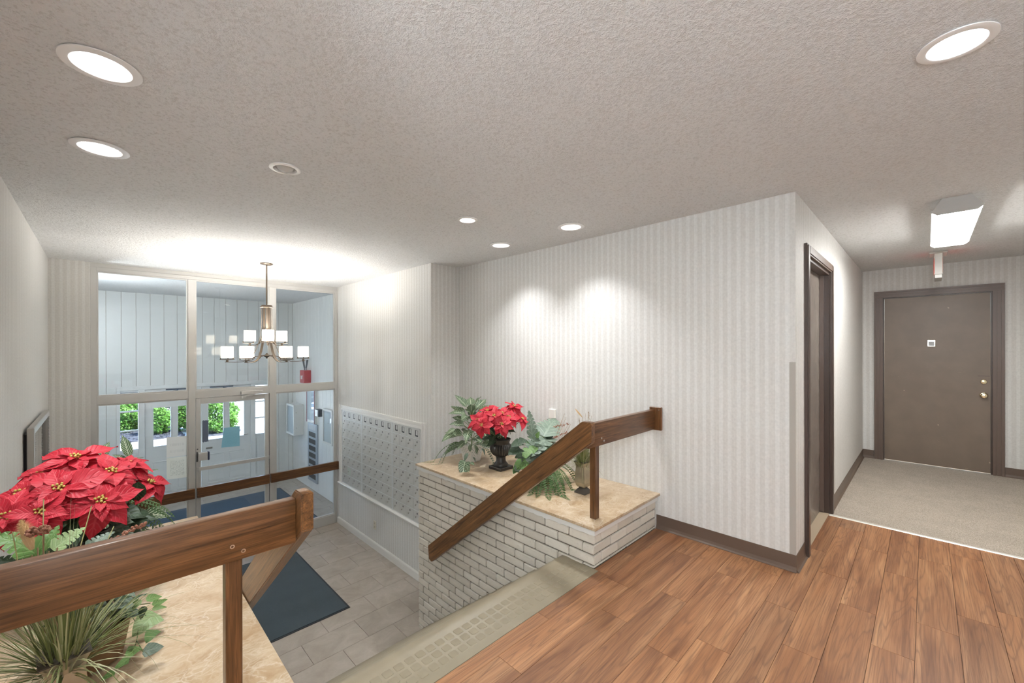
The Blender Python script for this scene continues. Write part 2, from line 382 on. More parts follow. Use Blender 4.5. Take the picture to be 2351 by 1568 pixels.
struct('wall_hall_left', box(-5.1, XL-t, YC, YC+t, -.05, ZC), MP, 'hallway wall past the silver picture wall', 'wall')
struct('wall_far_left', box(-5.2, -5.08, YB, YC, -.05, ZC), MP, 'end wall of the other hallway', 'wall')
# ---- upper floor: planks
floor = struct('floor', box(XLL, XR, YB, 1.468, -.06, -.0085), MDARK, 'brown wood-look plank floor of the upper landing', 'floor')
pieces = {}
def piece(name, dx, dy, dz, bev, mat):
    k = (name, round(dx, 3), round(dy, 3), round(dz, 3))
    if k not in pieces: pieces[k] = to_mesh(box(-dx/2, dx/2, -dy/2, dy/2, -dz/2, dz/2, bev=bev), name)
    return pieces[k]
ENDS = {0: 3.213, -1: 2.895, 1: 2.627, 5: 1.915, -2: 2.593, -4: 3.2, 4: 2.30, 3: 2.75, 2: 2.05}
for r in range(-9, 8):
    y0, y1 = .337+.15*r, .487+.15*r
    y1 = min(y1, 1.466); y0 = max(y0, YB)
    if y1-y0 < .02: continue
    e = ENDS.get(r, random.random()*.9+2)
    x = e-.913*math.ceil((e-XLL)/.913)
    while x < XR:
        segs = [(max(x, XLL), min(x+.913, XR), y1)]
        if r == 7:   # the last row runs on to the brick beside the stairs
            cuts = sorted({segs[0][0], segs[0][1], *[c for c in (.4245, 2.2325) if segs[0][0] < c < segs[0][1]]})
            segs = [(a, b, 1.466 if .42 < (a+b)/2 < 2.235 else 1.4985) for a, b in zip(cuts, cuts[1:])]
        for a, b, ye in segs:
            if b-a > .03:
                g = .0007
                put('plank', piece('plank', b-a-2*g, ye-y0-2*g, .008, .0007, MPLANK), MPLANK, floor, T((a+b)/2, (y0+ye)/2, -.004))
        x += .913
for x0, x1 in ((XLL, .4245), (2.2325, XR)): part('floor_edge', box(x0, x1, 1.4685, 1.4985, -.06, -.0085), MDARK, floor)
struct('floor_hallway', box(XR, XE+.05, YB, YC+.09, -.06, .002), MCARPET, 'beige carpet of the hallway beyond the metal strip', 'floor')
struct('floor_hallway_left', box(-5.1, XLL, YB, YC+.05, -.06, .002), MCARPET, 'beige carpet of the opposite hallway', 'floor')
struct('trim_1', prism(bmesh.new(), [(XR-.018, 0), (XR-.01, .005), (XR+.012, .006), (XR+.018, .002)], 'Y', YB, YC-.001), plain('pale_metal_strip', (.80, .78, .70), .3, .4), 'shiny pale metal strip between plank floor and carpet', 'threshold')
struct('landing_base', box(XLL, XR, YB, 1.468, ZL, -.0605), MMORTAR, 'concrete base under the upper landing', 'floor base')
# ---- lower floor: tiles
floorl = struct('floor_lower', box(XL, XW, 3.0, YG, ZL-.08, ZL-.006), MMORTAR, 'stone-look tile floor of the lower entry hall', 'floor')
floorv = struct('floor_vestibule', box(XL, XV, YG, YV, ZL-.08, ZL-.006), MMORTAR, 'stone-look tile floor of the vestibule behind the glass', 'floor')
def tiles(parent, x0, x1, y0, y1):
    k = math.floor((y0-4.12)/.3275)
    while 4.12+.3275*k < y1:
        ya, yb = max(4.12+.3275*k, y0), min(4.12+.3275*(k+1), y1)
        base = (2.078 if k % 2 == 0 else 2.330); n = math.floor((x0-base)/.505)
        while base+.505*n < x1:
            xa, xb = max(base+.505*n, x0), min(base+.505*(n+1), x1)
            if xb-xa > .02 and yb-ya > .02:
                g = .0014
                put('tile', piece('tile', xb-xa-2*g, yb-ya-2*g, .01, .0012, MTILE), MTILE, parent, T((xa+xb)/2, (ya+yb)/2, ZL-.005))
            n += 1
        k += 1
tiles(floorl, XL, XM, 3.27, YG-.03); tiles(floorv, XL, XV, YG+.03, YV)
# ---- baseboards
def cove(y0, y1, x, s): # along Y, on plane x, facing -X (s=1)
    return prism(bmesh.new(), [(x, .0), (x, .105), (x-.003*s, .105), (x-.004*s, .03), (x-.009*s, .012), (x-.018*s, .003), (x-.018*s, 0)], 'Y', y0, y1)
struct('baseboard_right', cove(YC-.004, 1.497, XW-.0003, 1), MBASEB, 'brown rubber baseboard running up to the brick ledge', 'baseboard')
def coveX(x0, x1, y): return prism(bmesh.new(), [(y, .0), (y, .105), (y-.003, .105), (y-.004, .03), (y-.009, .012), (y-.018, .003), (y-.018, 0)], 'X', x0, x1)
struct('baseboard_corner', coveX(XW-.004, 3.362, YC-.0012), MBASEB, 'short brown rubber baseboard beside the narrow door', 'baseboard')
struct('baseboard_hall', coveX(4.45, XE, YC-.0005), MBASEB, 'brown rubber baseboard along the carpeted hallway', 'baseboard')
struct('baseboard_end', cove(.468, YC, XE-.0003, 1), MBASEB, 'short brown baseboard in the hallway corner', 'baseboard')
struct('baseboard_end_door', cove(YB, -.607, XE-.0003, 1), MBASEB, 'brown baseboard past the apartment door casing', 'baseboard')
struct('baseboard_mail', prism(bmesh.new(), [(XM, ZL), (XM, ZL+.1), (XM-.008, ZL+.1), (XM-.014, ZL+.085), (XM-.016, ZL)], 'Y', YJ, YG-.03), MWHITE, 'white painted baseboard below the mailboxes', 'baseboard')
struct('trim_2', box(XW-.0025, XW-.0002, YC-.0005, .612, .106, 1.321), plain('grey_corner_guard', (.42, .39, .35), .5), 'grey corner guard strip on the wallpaper corner', 'corner guard')
# ================================================================ BRICK LEDGES, STAIRS, RAILS
def brickmesh(L, D, Hh, seed):
    rr = random.Random(seed); bm = box(-L/2, L/2, -D/2, D/2, -Hh/2, Hh/2, bev=.0035)
    for v in bm.verts: v.co += Vector((rr.uniform(-1, 1)*.0012, rr.uniform(-1, 1)*.0016, rr.uniform(-1, 1)*.0012))
    return to_mesh(bm, 'brick')
BM = {}
def brick(parent, L, D, Hh, M):
    k = (round(L, 2), round(D, 3), round(Hh, 3), random.randrange(3))
    if k not in BM: BM[k] = brickmesh(k[0], k[1], k[2], len(BM))
    put('brick', BM[k], MBRICK, parent, M @ Matrix.Rotation(random.uniform(-.004, .004), 4, 'Z'))
NOSE0, RUN, RISE = 1.745, .253, -ZL/7
def stairz(y):
    if y < NOSE0: return 0
    return max(ZL, -RISE*(math.floor((y-NOSE0)/RUN)+1))
def ledge(name, xf, xwall, sgn, slab_x, yend, slab_end, label):
    """xf: brick face toward the stairs; sgn=+1 when the face looks to -X"""
    g = thing(name, label, 'ledge', (xf, 1.5, ZL))
    a, b = sorted((xf+.013*sgn, xwall))
    bm = box(a, b, 1.513, yend-.006, ZL, .215)
    part('mortar_core', bm, MMORTAR, g)
    rot = Matrix.Rotation(PI/2, 4, 'Z'); D = .085; h = .0548
    top = .209; k = 0
    while top > ZL+.02:
        z0 = max(top-h, ZL+.001); zc = (top+z0)/2; hh = top-z0
        y = 1.5 if k % 2 == 0 else 1.594
        while y < yend:
            y1 = min(y+.1975, yend)
            if y1-y > .03 and top > stairz(y1)-.02:
                brick(g, y1-y, D, hh, T(xf+sgn*(D/2)+random.uniform(-.0015, .0015), (y+y1)/2, zc) @ rot)
            y = y1+.0125
        if top > 0:
            zz0 = max(z0, .001); zc2 = (top+zz0)/2
            x = (.093 if k % 2 == 0 else 0.)
            W = abs(xwall-xf)-.008
            while x < W:
                x1 = min(x+.197, W)
                if x1-x > .02: brick(g, x1-x, D, top-zz0, T(xf+sgn*(x+x1)/2, 1.5+D/2+random.uniform(-.0015, .0015), zc2))
                x = x1+.009
        top -= .0665; k += 1
    # white moulding under the slab, slightly ragged
    a, b = sorted((xf-.012*sgn, xwall))
    bm = box(a, b, 1.487, yend+.012, .216, .2575)
    part('white_moulding', bm, MWHITE, g)
    bm = bmesh.new(); rr = random.Random(3); ys = [1.5+i*.04 for i in range(int((yend-1.5)/.04))]
    pl = [(y, .2165-rr.uniform(.0, .012)) for y in ys]
    prism(bm, [(ys[0], .23)]+pl+[(ys[-1], .23)], 'X', xf-.0045*sgn, xf+.02*sgn)
    part('ragged_caulk', bm, MWHITE, g)
    a, b = sorted((slab_x, xwall))
    part('marble_top', box(a, b, 1.466, slab_end, .258, ZT, bev=.0025, seg=2), MMARBLE, g, smooth=40)
    return g
LR = ledge('brick_ledge', 2.232, XW-.002, 1, 2.195, 3.56, 3.555, 'white painted brick ledge with marble top below the wall bracket')
LLg = ledge('brick_ledge', .425, XL+.002, -1, .463, 3.50, 3.50, 'brick ledge with marble top along the silver picture wall')
# ---- stairs
st = thing('staircase', 'staircase of tan rubber treads going down between the brick ledges', 'stairs', (1.33, 1.47, ZL), kind='structure')
SX0, SX1 = .4255, 2.2315
for i in range(7):
    z = -RISE*i; yn = NOSE0+RUN*i
    yb = 1.468 if i == 0 else yn-RUN
    part('step_body', box(SX0, SX1, yb if i else 1.469, yn-.012, ZL, z-.0055), MRUBD if i else MMORTAR, st)
    tr = thing('dummy', None, None) if False else None
    bm = bmesh.new()
    pr = [(yb, z-.005), (yb, z), (yn-.060, z), (yn-.056, z+.0028), (yn-.012, z+.003), (yn+.012, z-.001), (yn+.024, z-.012), (yn+.028, z-.03), (yn+.022, z-.05), (yn+.016, z-.05), (yn+.014, z-.014), (yn-.0115, z-.005)]
    prism(bm, pr, 'X', SX0, SX1)
    tread = part('tread', bm, MRUB, st, smooth=40)
    part('riser', box(SX0, SX1, yn-.0118, yn-.006, max(ZL, z-RISE), z-.0055), MRUB, st)
    # raised squares
    nub = pieces.get('nub')
    if nub is None:
        def rsq(h, r): return [(sx*(h-r)+r*math.cos(t0+k*PI/4), sy*(h-r)+r*math.sin(t0+k*PI/4)) for sx, sy, t0 in ((1, 1, 0), (-1, 1, PI/2), (-1, -1, PI), (1, -1, 1.5*PI)) for k in range(3)]
        b2 = bmesh.new(); A = [b2.verts.new((x, y, 0)) for x, y in rsq(.0215, .008)]; B = [b2.verts.new((x, y, .0024)) for x, y in rsq(.0198, .007)]
        for k in range(12): b2.faces.new((A[k], A[(k+1) % 12], B[(k+1) % 12], B[k]))
        b2.faces.new(B)
        nub = pieces['nub'] = to_mesh(b2, 'raised_square', 30)
    if i == 0:
        n = int((SX1-SX0-.06)/.0545)
        for q in range(n):
            for j in range(3):
                put('raised_square', nub, MRUB, tread, T(SX1-.045-.0545*q, 1.540+.0545*j, z-.0004))
    else:
        b2 = bmesh.new()
        for q in range(33):
            for j in range(3):
                x = SX1-.045-.0545*q; y = yn-.205+.0545*j
                if x > SX0+.02: bx(b2, x-.0195, x+.0195, y-.0185, y+.0185, z, z+.0022)
        part('raised_squares', b2, MRUB, tread, kind='stuff')
# ---- railings
def railing(label, x0, x1, y0, zlo, zhi, bx0, bx1, wallx, post, sgn, dz):
    g = thing('stair_railing', label, 'railing', (post[0], post[1], ZT))
    a, b = sorted((bx1 if sgn > 0 else bx0, wallx-.024*sgn))
    part('level_rail', box(a, b, 1.50, 1.520+.02, zlo, zhi, bev=.004, seg=2), MOAKX, g, smooth=40)
    prof = [(1.452, .827+dz), (1.452, .948+dz), (1.458, .953+dz), (1.519, .953+dz), (3.242, -.405+dz), (3.228, -.520+dz), (3.186, -.535+dz)]
    part('sloped_rail', prism(bmesh.new(), prof, 'X', bx0, bx1, bev=.004), MOAKS, g, smooth=40)
    part('post', box(post[0], post[0]+.045, post[1], post[1]+.045, ZT, zlo+.10, bev=.002), MOAKZ, g)
    a, b = sorted((wallx, wallx-.024*sgn))
    bm = box(a, b, 1.447, 1.546, zlo-.005, zhi+.022, bev=.004)
    wp = part('wall_plate', bm, MOAKZ, g)
    for q in (-1, 1):
        c = (wallx-.0245*sgn, 1.465, (zlo+zhi)/2+.008+q*.07)
        part('screw', lathe(bmesh.new(), [(.0, -.0015), (.004, -.0015), (.004, .0005)], 10, c, 'X'), MCHROME, wp)
    for dx, dzz in ((-.012, .048), (.017, .026)):
        c = (post[0]+.022+dx, 1.4992, zlo+dzz)
        part('bolt', lathe(bmesh.new(), [(.0065, .001), (.0065, -.001), (.0035, -.001), (.003, .002), (0, .002)], 12, c, 'Y'), MCHROME, g, smooth=30)
    return g
railing('oak railing fixed to the wallpaper wall with a sloping arm', 0, 0, 0, .775, .929, 2.130, 2.175, XW, (2.31, 1.541), 1, 0.)
railing('oak railing in front of the large poinsettia', 0, 0, 0, .757, .905, .466, .506, XL, (.274, 1.541), -1, -.022)
# ================================================================ GLASS FRONT
gf = thing('window_1', 'aluminium framed glass front with upper and lower panes', 'glass front', (1.3, YG, ZL), kind='structure')
y0, y1 = YG-.028, YG+.028
def mem(name, a, b, z0, z1, yy0=y0, yy1=y1, par=gf, m=MALU): return part(name, box(a, b, yy0, yy1, z0, z1, bev=.0015), m, par)
mem('jamb', -.083, -.034, ZL, 2.346); mem('jamb', 2.640, XM-.001, ZL, 2.346)
mem('mullion', .790, .862, ZL, 2.30); mem('mullion', 1.713, 1.790, ZL, 2.30)
mem('head', -.034, 2.640, 2.302, 2.346); mem('sill', -.034, .790, ZL, ZL+.14); mem('sill', 1.790, 2.640, ZL, ZL+.14)
for a, b in ((-.034, .790), (.862, 1.713), (1.790, 2.640)): mem('transom', a, b, .778, .872)
for a, b in ((-.034, .790), (.862, 1.713), (1.790, 2.640)):
    for z0, z1 in ((.872, 2.302),)+(((ZL+.14, .778),) if a != .862 else ()):
        s = .016
        for q in ((a, a+s, z0, z1), (b-s, b, z0, z1), (a+s, b-s, z0, z0+s), (a+s, b-s, z1-s, z1)):
            part('glazing_bead', box(q[0], q[1], YG-.018, YG+.018, q[2], q[3], bev=.001), MALU, gf)
        part('pane', box(a+s-.004, b-s+.004, YG-.003, YG+.003, z0+s-.004, z1-s+.004), MGLASS, gf)
struct('trim_3', box(XL, XM, YG-.02, YG+.05, 2.3465, ZC), MALU, 'thin aluminium filler above the glass front', 'trim')
struct('trim_4', box(XM-.012, XM, YG-.055, YG-.029, ZL, .2), MALU, 'narrow aluminium cover strip at the mailbox wall', 'trim')
# glass door in the middle bay
gd = thing('door_1', 'aluminium framed glass door with a push bar', 'glass door', (1.29, YG, ZL), kind='structure')
a, b = .868, 1.707
for q in ((a, a+.05, ZL+.012, .772), (b-.05, b, ZL+.012, .772)): mem('stile', *q, par=gd, yy0=YG-.022, yy1=YG+.022)
mem('top_rail', a+.05, b-.05, .700, .772, par=gd, yy0=YG-.022, yy1=YG+.022); mem('bottom_rail', a+.05, b-.05, ZL+.012, ZL+.15, par=gd, yy0=YG-.022, yy1=YG+.022)
part('pane', box(a+.046, b-.046, YG-.003, YG+.003, ZL+.146, .704), MGLASS, gd)
part('hinge_seam', box(b+.001, b+.005, YG-.02, YG-.012, ZL, .772), MALUD, gd)
bm = bmesh.new(); zb = -.135
prism(bm, [(.872, YG-.024), (.872, YG-.05), (.89, YG-.075), (1.69, YG-.075), (1.704, YG-.05), (1.704, YG-.024), (1.69, YG-.024), (1.682, YG-.055), (.90, YG-.055), (.886, YG-.024)], 'Z', zb-.022, zb+.022)
part('push_bar', bm, MALU, gd)
lk = part('lock_body', box(.885, .985, YG-.075, YG-.0225, -.03, .07, bev=.006, seg=2), MALU, gd)
part('lock_end_cap', box(.983, 1.005, YG-.078, YG-.03, -.035, .075, bev=.008, seg=2), plain('navy_plastic', (.03, .045, .09), .35), lk)
part('lock_plate', box(.870, .886, YG-.045, YG-.0225, -.045, .082, bev=.003), MALUD, lk)
part('screw', lathe(bmesh.new(), [(0, -.004), (.008, -.004), (.008, 0)], 12, (.884, YG-.0225, .115), 'Y'), MALUD, gd)
cl = part('closer_body', box(1.355, 1.62, YG-.085, YG-.0285, .785, .832, bev=.006, seg=2), MALU, gd)
bm = bmesh.new(); bar(bm, [(1.50, YG-.06, .778), (1.40, YG-.12, .772), (1.36, YG-.14, .768)], .022, .006, (0, 0, 1)); bar(bm, [(1.36, YG-.14, .766), (1.42, YG-.05, .75)], .018, .006, (0, 0, 1)); lathe(bm, [(.012, -.02), (.012, .02)], 12, (1.36, YG-.14, .762))
part('closer_arm', bm, MALU, cl)
# wood bumper rails
def bumper(name, a, b, label, par=None):
    bm = box(a, b, YG-.072, YG-.029, -.505, -.378, bev=.004, seg=2)
    if par: return part(name, bm, MOAKX, par)
    return part(name, bm, MOAKX, None, label=label, cat='bumper rail', group='wooden bumper rails across the glass front')
bumper('bumper_rail', -.03, .852, 'wooden bumper rail across the pane with the paper notices')
bumper('bumper_rail', 1.722, XM-.002, 'wooden bumper rail across the pane next to the mailboxes')
bumper('bumper_rail', .874, 1.704, None, gd)
# papers on the glass
def papermat(name, col, ink, rows, inkamt=.5):
    m = N(name); uv = m.n('SeparateXYZ'); m.set(uv.inputs[0], m.uv())
    ln = m.math('GREATER_THAN', m.math('FRACT', m.math('MULTIPLY', uv.outputs[1], rows)), .62)
    wd = m.math('GREATER_THAN', m.noise(m.vscale(m.uv(), (30, rows, 1)), 1, 1), .47)
    rg = m.math('MULTIPLY', m.math('LESS_THAN', m.math('ABSOLUTE', m.math('SUBTRACT', uv.outputs[0], .5)), .34), m.math('LESS_THAN', m.math('ABSOLUTE', m.math('SUBTRACT', uv.outputs[1], .5)), .36))
    f = m.math('MULTIPLY', m.math('MULTIPLY', ln, wd), m.math('MULTIPLY', rg, inkamt))
    m.p(col=m.mix(f, col, ink), rough=.7)
    tr = m.n('BsdfTranslucent', ins={0: (*col, 1)}); mx = m.n('MixShader'); mx.inputs[0].default_value = .35
    m.t.links.new(m.b.outputs[0], mx.inputs[1]); m.t.links.new(tr.outputs[0], mx.inputs[2]); m.t.links.new(mx.outputs[0], m.out.inputs[0]); return m.m
def sheet(name, pts, y, mat, label, cat, curl=.0, group=None):
    bm = bmesh.new(); ul = bm.loops.layers.uv.new('uv'); n = 6; g = []
    p00, p10, p11, p01 = [Vector((p[0], y, p[1])) for p in pts]
    for i in range(n+1):
        row = []
        for j in range(n+1):
            s, q = i/n, j/n
            p = (p00*(1-s)+p10*s)*(1-q)+(p01*(1-s)+p11*s)*q
            p.y -= curl*max(0, q-.7)*abs(s-.2)
            row.append((bm.verts.new(p), (s, q)))
        g.append(row)
    for i in range(n):
        for j in range(n):
            c = [g[i][j], g[i+1][j], g[i+1][j+1], g[i][j+1]]; f = bm.faces.new([v for v, _ in c])
            for l, (_, w) in zip(f.loops, c): l[ul].uv = w
    return part(name, bm, mat, None, label=label, cat=cat, group=group)
sheet('paper_notice', [(.577, .059), (.782, .056), (.782, .300), (.577, .315)], YG-.0045, papermat('white_paper', (.86, .85, .82), (.4, .4, .4), 3, .25), 'plain whitish sheet taped to the glass above the printed notice', 'paper')
sheet('paper_notice', [(.577, -.215), (.784, -.225), (.784, .046), (.577, .052)], YG-.0045, papermat('printed_paper', (.86, .865, .80), (.30, .33, .30), 16, .8), 'printed notice sheet taped to the glass below the plain sheet', 'paper')
sheet('paper_notice', [(1.142, .088), (1.352, .078), (1.352, .352), (1.168, .350)], YG-.0055, papermat('blue_paper', (.27, .52, .62), (.16, .36, .46), 18, .5), 'light blue notice sheet taped to the glass door', 'paper', curl=.04)
bm = bmesh.new(); zz = [(.938+.0125*i, .472+(.010 if i % 2 else 0)) for i in range(6)]; bb = [(.938+.0125*i, .198-(.010 if i % 2 else 0)) for i in range(6)]
prism(bm, bb+zz[::-1], 'Y', YG-.0048, YG-.0038)  # thin blue-grey strip with notched ends, just in front of the pane
part('notched_strip', bm, plain('blue_grey_strip', (.12, .15, .22), .5), None, label='blue-grey strip with notched ends on the glass door', cat='sticker')
# ================================================================ VESTIBULE
struct('wall_vestibule_left', box(XL-t, XL, YG+.06, YV+.15, ZL-.1, ZC), MVWALL, 'white side wall of the vestibule behind the wallpaper strip', 'wall')
wv = struct('wall_vestibule_right', box(XV+.008, XV+t, YG+.028, YV+.15, ZL-.1, ZC), MMORTAR, 'white boarded vestibule wall with the directory panel', 'wall')
struct('wall_vestibule_return', box(XM-.0005, XV+t, YG-.0, YG+.028, ZL-.1, ZC), MVWALL, 'short wall return behind the aluminium jamb', 'wall')
y = YG+.03
while y < YV:
    y2 = min(y+.186, YV); put('wall_board', piece('wall_board', .012, y2-y-.004, ZC-ZL, .002, MVWALL), MVWALL, wv, T(XV+.006, (y+y2)/2, (ZC+ZL)/2)); y = y2
FX0, FX1, FZ = .185, 2.515, .735
def wvb():
    bm = box(XL, FX0, YV+.012, YV+.15, ZL-.1, ZC); bx(bm, FX1, XV+t, YV+.012, YV+.15, ZL-.1, ZC); bx(bm, FX0, FX1, YV+.012, YV+.15, FZ, ZC); return bm
wb = struct('wall_vestibule_back', wvb(), MMORTAR, 'white boarded wall above the two outer doors', 'wall')
x = -.311+.0
while x < XV:
    for a, b in ((x, x+.1865),):
        a, b = max(a, XL), min(b, XV)
        z0 = FZ if (b > FX0 and a < FX1) else ZL
        if a < FX0 < b or a < FX1 < b:
            cut = FX0 if a < FX0 < b else FX1
            lo = (a, cut) if cut == FX0 else (cut, b)
            if lo[1]-lo[0] > .012: put('wall_board', piece('wall_board_s', lo[1]-lo[0]-.004, .012, FZ-ZL, .002, MVWALL), MVWALL, wb, T(sum(lo)/2, YV+.006, (FZ+ZL)/2))
        if b-a > .02: put('wall_board', piece('wall_board_x', b-a-.004, .012, ZC-z0, .002, MVWALL), MVWALL, wb, T((a+b)/2, YV+.006, (ZC+z0)/2))
    x += .1865
put('wall_board', piece('wall_board_x', .085, .012, ZC-ZL, .002, MVWALL), MVWALL, wb, T(-.356, YV+.006, (ZC+ZL)/2))
wf = thing('window_2', 'white frame with narrow sidelights around the outer doors', 'door frame', (1.35, YV, ZL), kind='structure')
def wfm(name, a, b, z0, z1, yy0=YV-.02, yy1=YV+.10, mat=MVDOOR, par=None): return part(name, box(a, b, yy0, yy1, z0, z1, bev=.002), mat, par or wf)
wfm('frame_head', FX0, FX1, .700, FZ+.03)
for a, b in ((FX0, .232), (.462, .545), (2.157, 2.240), (2.468, FX1)): wfm('frame_post', a, b, ZL, .700)
for a, b in ((.232, .462), (2.240, 2.468)):
    wfm('sidelight_panel', a, b, ZL, -.33, YV+.01, YV+.06)
    wfm('panel_moulding', a+.03, b-.03, ZL+.2, -.42, YV+.002, YV+.012)
    for z0, z1 in ((.665, .700), (.318, .345), (-.018, .008)): wfm('muntin', a, b, z0, z1, YV+.015, YV+.05)
    for z0, z1 in ((.345, .665), (.008, .318), (-.33, -.018)): wfm('pane', a, b, z0, z1, YV+.03, YV+.034, MGLASS)
def outdoor(n, a, b, p, label):
    d = thing('door_%d' % n, label, 'entrance door', ((a+b)/2, YV, ZL), kind='structure')
    f = lambda nm, x0, x1, z0, z1, yy0=YV+.012, yy1=YV+.052, m=MVDOOR: part(nm, box(x0, x1, yy0, yy1, z0, z1, bev=.002), m, d)
    x0, x1, x2, x3 = p
    zt, zbm = .362, -.325
    f('door_rail', a, b, zt, .697); f('door_rail', a, b, ZL+.01, zbm)
    f('door_stile', a, x0, zbm, zt); f('door_stile', x1, x2, zbm, zt); f('door_stile', x3, b, zbm, zt)
    for q0, q1 in ((x0, x1), (x2, x3)):
        f('pane', q0, q1, zbm, zt, YV+.03, YV+.034, MGLASS)
        for s in ((q0-.015, q0, zbm, zt), (q1, q1+.015, zbm, zt), (q0-.015, q1+.015, zt, zt+.015), (q0-.015, q1+.015, zbm-.015, zbm)): f('pane_bead', *s, YV+.004, YV+.0125)
        f('raised_panel', q0, q1, -1.12, -.63, YV+.004, YV+.0125)
        f('panel_edge', q0-.012, q1+.012, -.615, -.60, YV+.002, YV+.0125); f('panel_edge', q0-.012, q1+.012, -1.17, -1.155, YV+.002, YV+.0125)
    return d
od1 = outdoor(4, .548, 1.349, (.662, .901, 1.005, 1.244), 'white outer door behind the paper notices')
od2 = outdoor(5, 1.353, 2.154, (1.459, 1.697, 1.800, 2.043), 'white outer door behind the blue notice')
MCLOS = plain('blue_grey_closer', (.10, .14, .20), .4, .3)
for d, x, s in ((od1, .78, 1), (od2, 1.90, -1)):
    c = part('closer_body', box(x-.13, x+.13, YV-.045, YV+.0118, .565, .612, bev=.01, seg=2), MCLOS, d, smooth=40)
    bm = bmesh.new(); bar(bm, [(x+.02*s, YV-.05, .62), (x+.22*s, YV-.06, .665)], .02, .006, (0, 0, 1)); bx(bm, min(x+.05*s, x+.42*s), max(x+.05*s, x+.42*s), YV-.05, YV-.0205, .672, .69)
    part('closer_arm', bm, MCLOS, c)
part('door_lever', tube(bmesh.new(), [(2.10, YV+.0, -.30), (2.10, YV-.05, -.30), (2.02, YV-.055, -.30)], .009, 8), MCHROME, od2, smooth=40)
part('mail_slot', box(1.42, 1.52, YV+.004, YV+.0118, -.50, -.47), MCHROME, od1)
# ---- things on the vestibule wall
def wallbox(name, label, cat, ya, yb, z0, z1, dep, mat, group=None):
    g = thing(name, label, cat, (XV, (ya+yb)/2, z0), group=group); return g
g = thing('key_box', 'red metal wall box with two dark antennas above the directory', 'box', (XV, 8.75, .73))
part('box_body', box(XV-.13, XV-.0005, 8.60, 8.84, .735, .985, bev=.004), plain('red_enamel', (.42, .02, .035), .35), g)
part('label_plate', box(XV-.1315, XV-.1302, 8.70, 8.79, .81, .88), MWHITE, g); part('lock', lathe(bmesh.new(), [(0, -.006), (.012, -.006), (.012, 0)], 10, (XV-.1302, 8.66, .88), 'X'), MCHROME, g)
part('foot', box(XV-.12, XV-.02, 8.62, 8.66, .722, .7345), MDARK, g)
for yy, sx in ((8.76, -1), (8.67, 1)):
    bm = bmesh.new(); tube(bm, [(XV-.07, yy, .985), (XV-.07, yy, 1.03)], .009, 8)
    p0 = Vector((XV-.07, yy, 1.03)); p1 = p0+Vector((-.05*sx*-1*0, .07*-sx, .15)); tube(bm, [p0, p1], [.014, .020], 8); ball(bm, p1, .02)
    part('antenna', bm, plain('slate_plastic', (.09, .10, .115), .45), g, smooth=40)
def case(label, ya, yb, z0, z1, dep, group):
    g = thing('notice_case', label, 'notice case', (XV, (ya+yb)/2, z0), group=group)
    part('case_body', box(XV-dep, XV-.0005, ya, yb, z0, z1, bev=.004), MWHITE, g)
    fr = bmesh.new(); s = .035
    for q in ((ya, ya+s, z0, z1), (yb-s, yb, z0, z1), (ya+s, yb-s, z0, z0+s), (ya+s, yb-s, z1-s, z1)): bx(fr, XV-dep-.018, XV-dep-.0005, *q)
    part('door_frame', fr, MWHITE, g)
    part('glass', box(XV-dep-.008, XV-dep-.004, ya+s, yb-s, z0+s, z1-s), MGLASS, g)
    part('paper', box(XV-dep-.003, XV-dep-.0006, ya+s+.02, yb-s-.03, z0+s+.02, z1-s-.02), MWHITE, g)
    for q in (.25, .75): part('hinge', box(XV-dep+.02, XV-dep+.03, ya-.004, ya-.0002, z0+(z1-z0)*q-.012, z0+(z1-z0)*q+.012), MCHROME, g)
case('deep white glazed notice case standing off the boarded wall', 9.03, 9.50, -.35, .27, .17, 'glazed cases on the vestibule wall')
case('white glazed notice case next to the black speaker box', 7.40, 7.83, -.31, .32, .05, 'glazed cases on the vestibule wall')
g = thing('alarm_panel', 'white glazed panel with dark red edges above the directory', 'panel', (XV, 8.48, -.03))
part('panel_body', box(XV-.05, XV-.0005, 8.27, 8.70, -.035, .625, bev=.003), MWHITE, g)
for q in ((8.27, 8.295), (8.675, 8.70)): part('red_edge', box(XV-.056, XV-.0502, *q, -.03, .62), plain('maroon', (.22, .03, .06), .4), g)
part('glass', box(XV-.0535, XV-.0505, 8.295, 8.675, .02, .60), MGLASS, g)
g = thing('door_directory', 'tall steel directory panel with a column of black windows', 'directory', (XV, 8.46, -1.18))
part('steel_frame', box(XV-.03, XV-.0005, 8.22, 8.70, -1.18, -.045, bev=.003), plain('directory_steel', (.42, .47, .53), .35, .5), g)
for k in range(8):
    zc = -.125-.135*k
    part('name_window', box(XV-.0325, XV-.0302, 8.285, 8.635, zc-.045, zc+.045), MDARK if k else plain('pale_card', (.55, .58, .6), .4), g)  # first window carries a plain pale card
g = thing('speaker_box', 'small dark box between the alarm panel and notice case', 'speaker', (XV, 8.05, .14))
part('speaker_body', box(XV-.09, XV-.0005, 7.96, 8.14, .145, .275, bev=.004), plain('charcoal_box', (.05, .06, .08), .4), g)
part('face_plate', box(XV-.095, XV-.0902, 7.99, 8.13, .15, .27), MCHROME, g)
# mats
def mat_thing(name, x0, x1, y0, y1, label, m):
    g = thing(name, label, 'floor mat', ((x0+x1)/2, (y0+y1)/2, ZL))
    part('rubber_border', box(x0, x1, y0, y1, ZL+.0005, ZL+.006, bev=.002), plain('mat_rubber', (.025, .028, .032), .6), g)
    part('carpet_pile', box(x0+.022, x1-.022, y0+.022, y1-.022, ZL+.0062, ZL+.0105), m, g)
mat_thing('door_mat', .69, 1.888, 4.353, 6.18, 'blue-grey entrance mat on the lower hall tiles', MMAT)
mat_thing('door_mat', .30, 2.53, 7.00, 9.10, 'large blue mat on the vestibule floor behind the glass', MMATV)
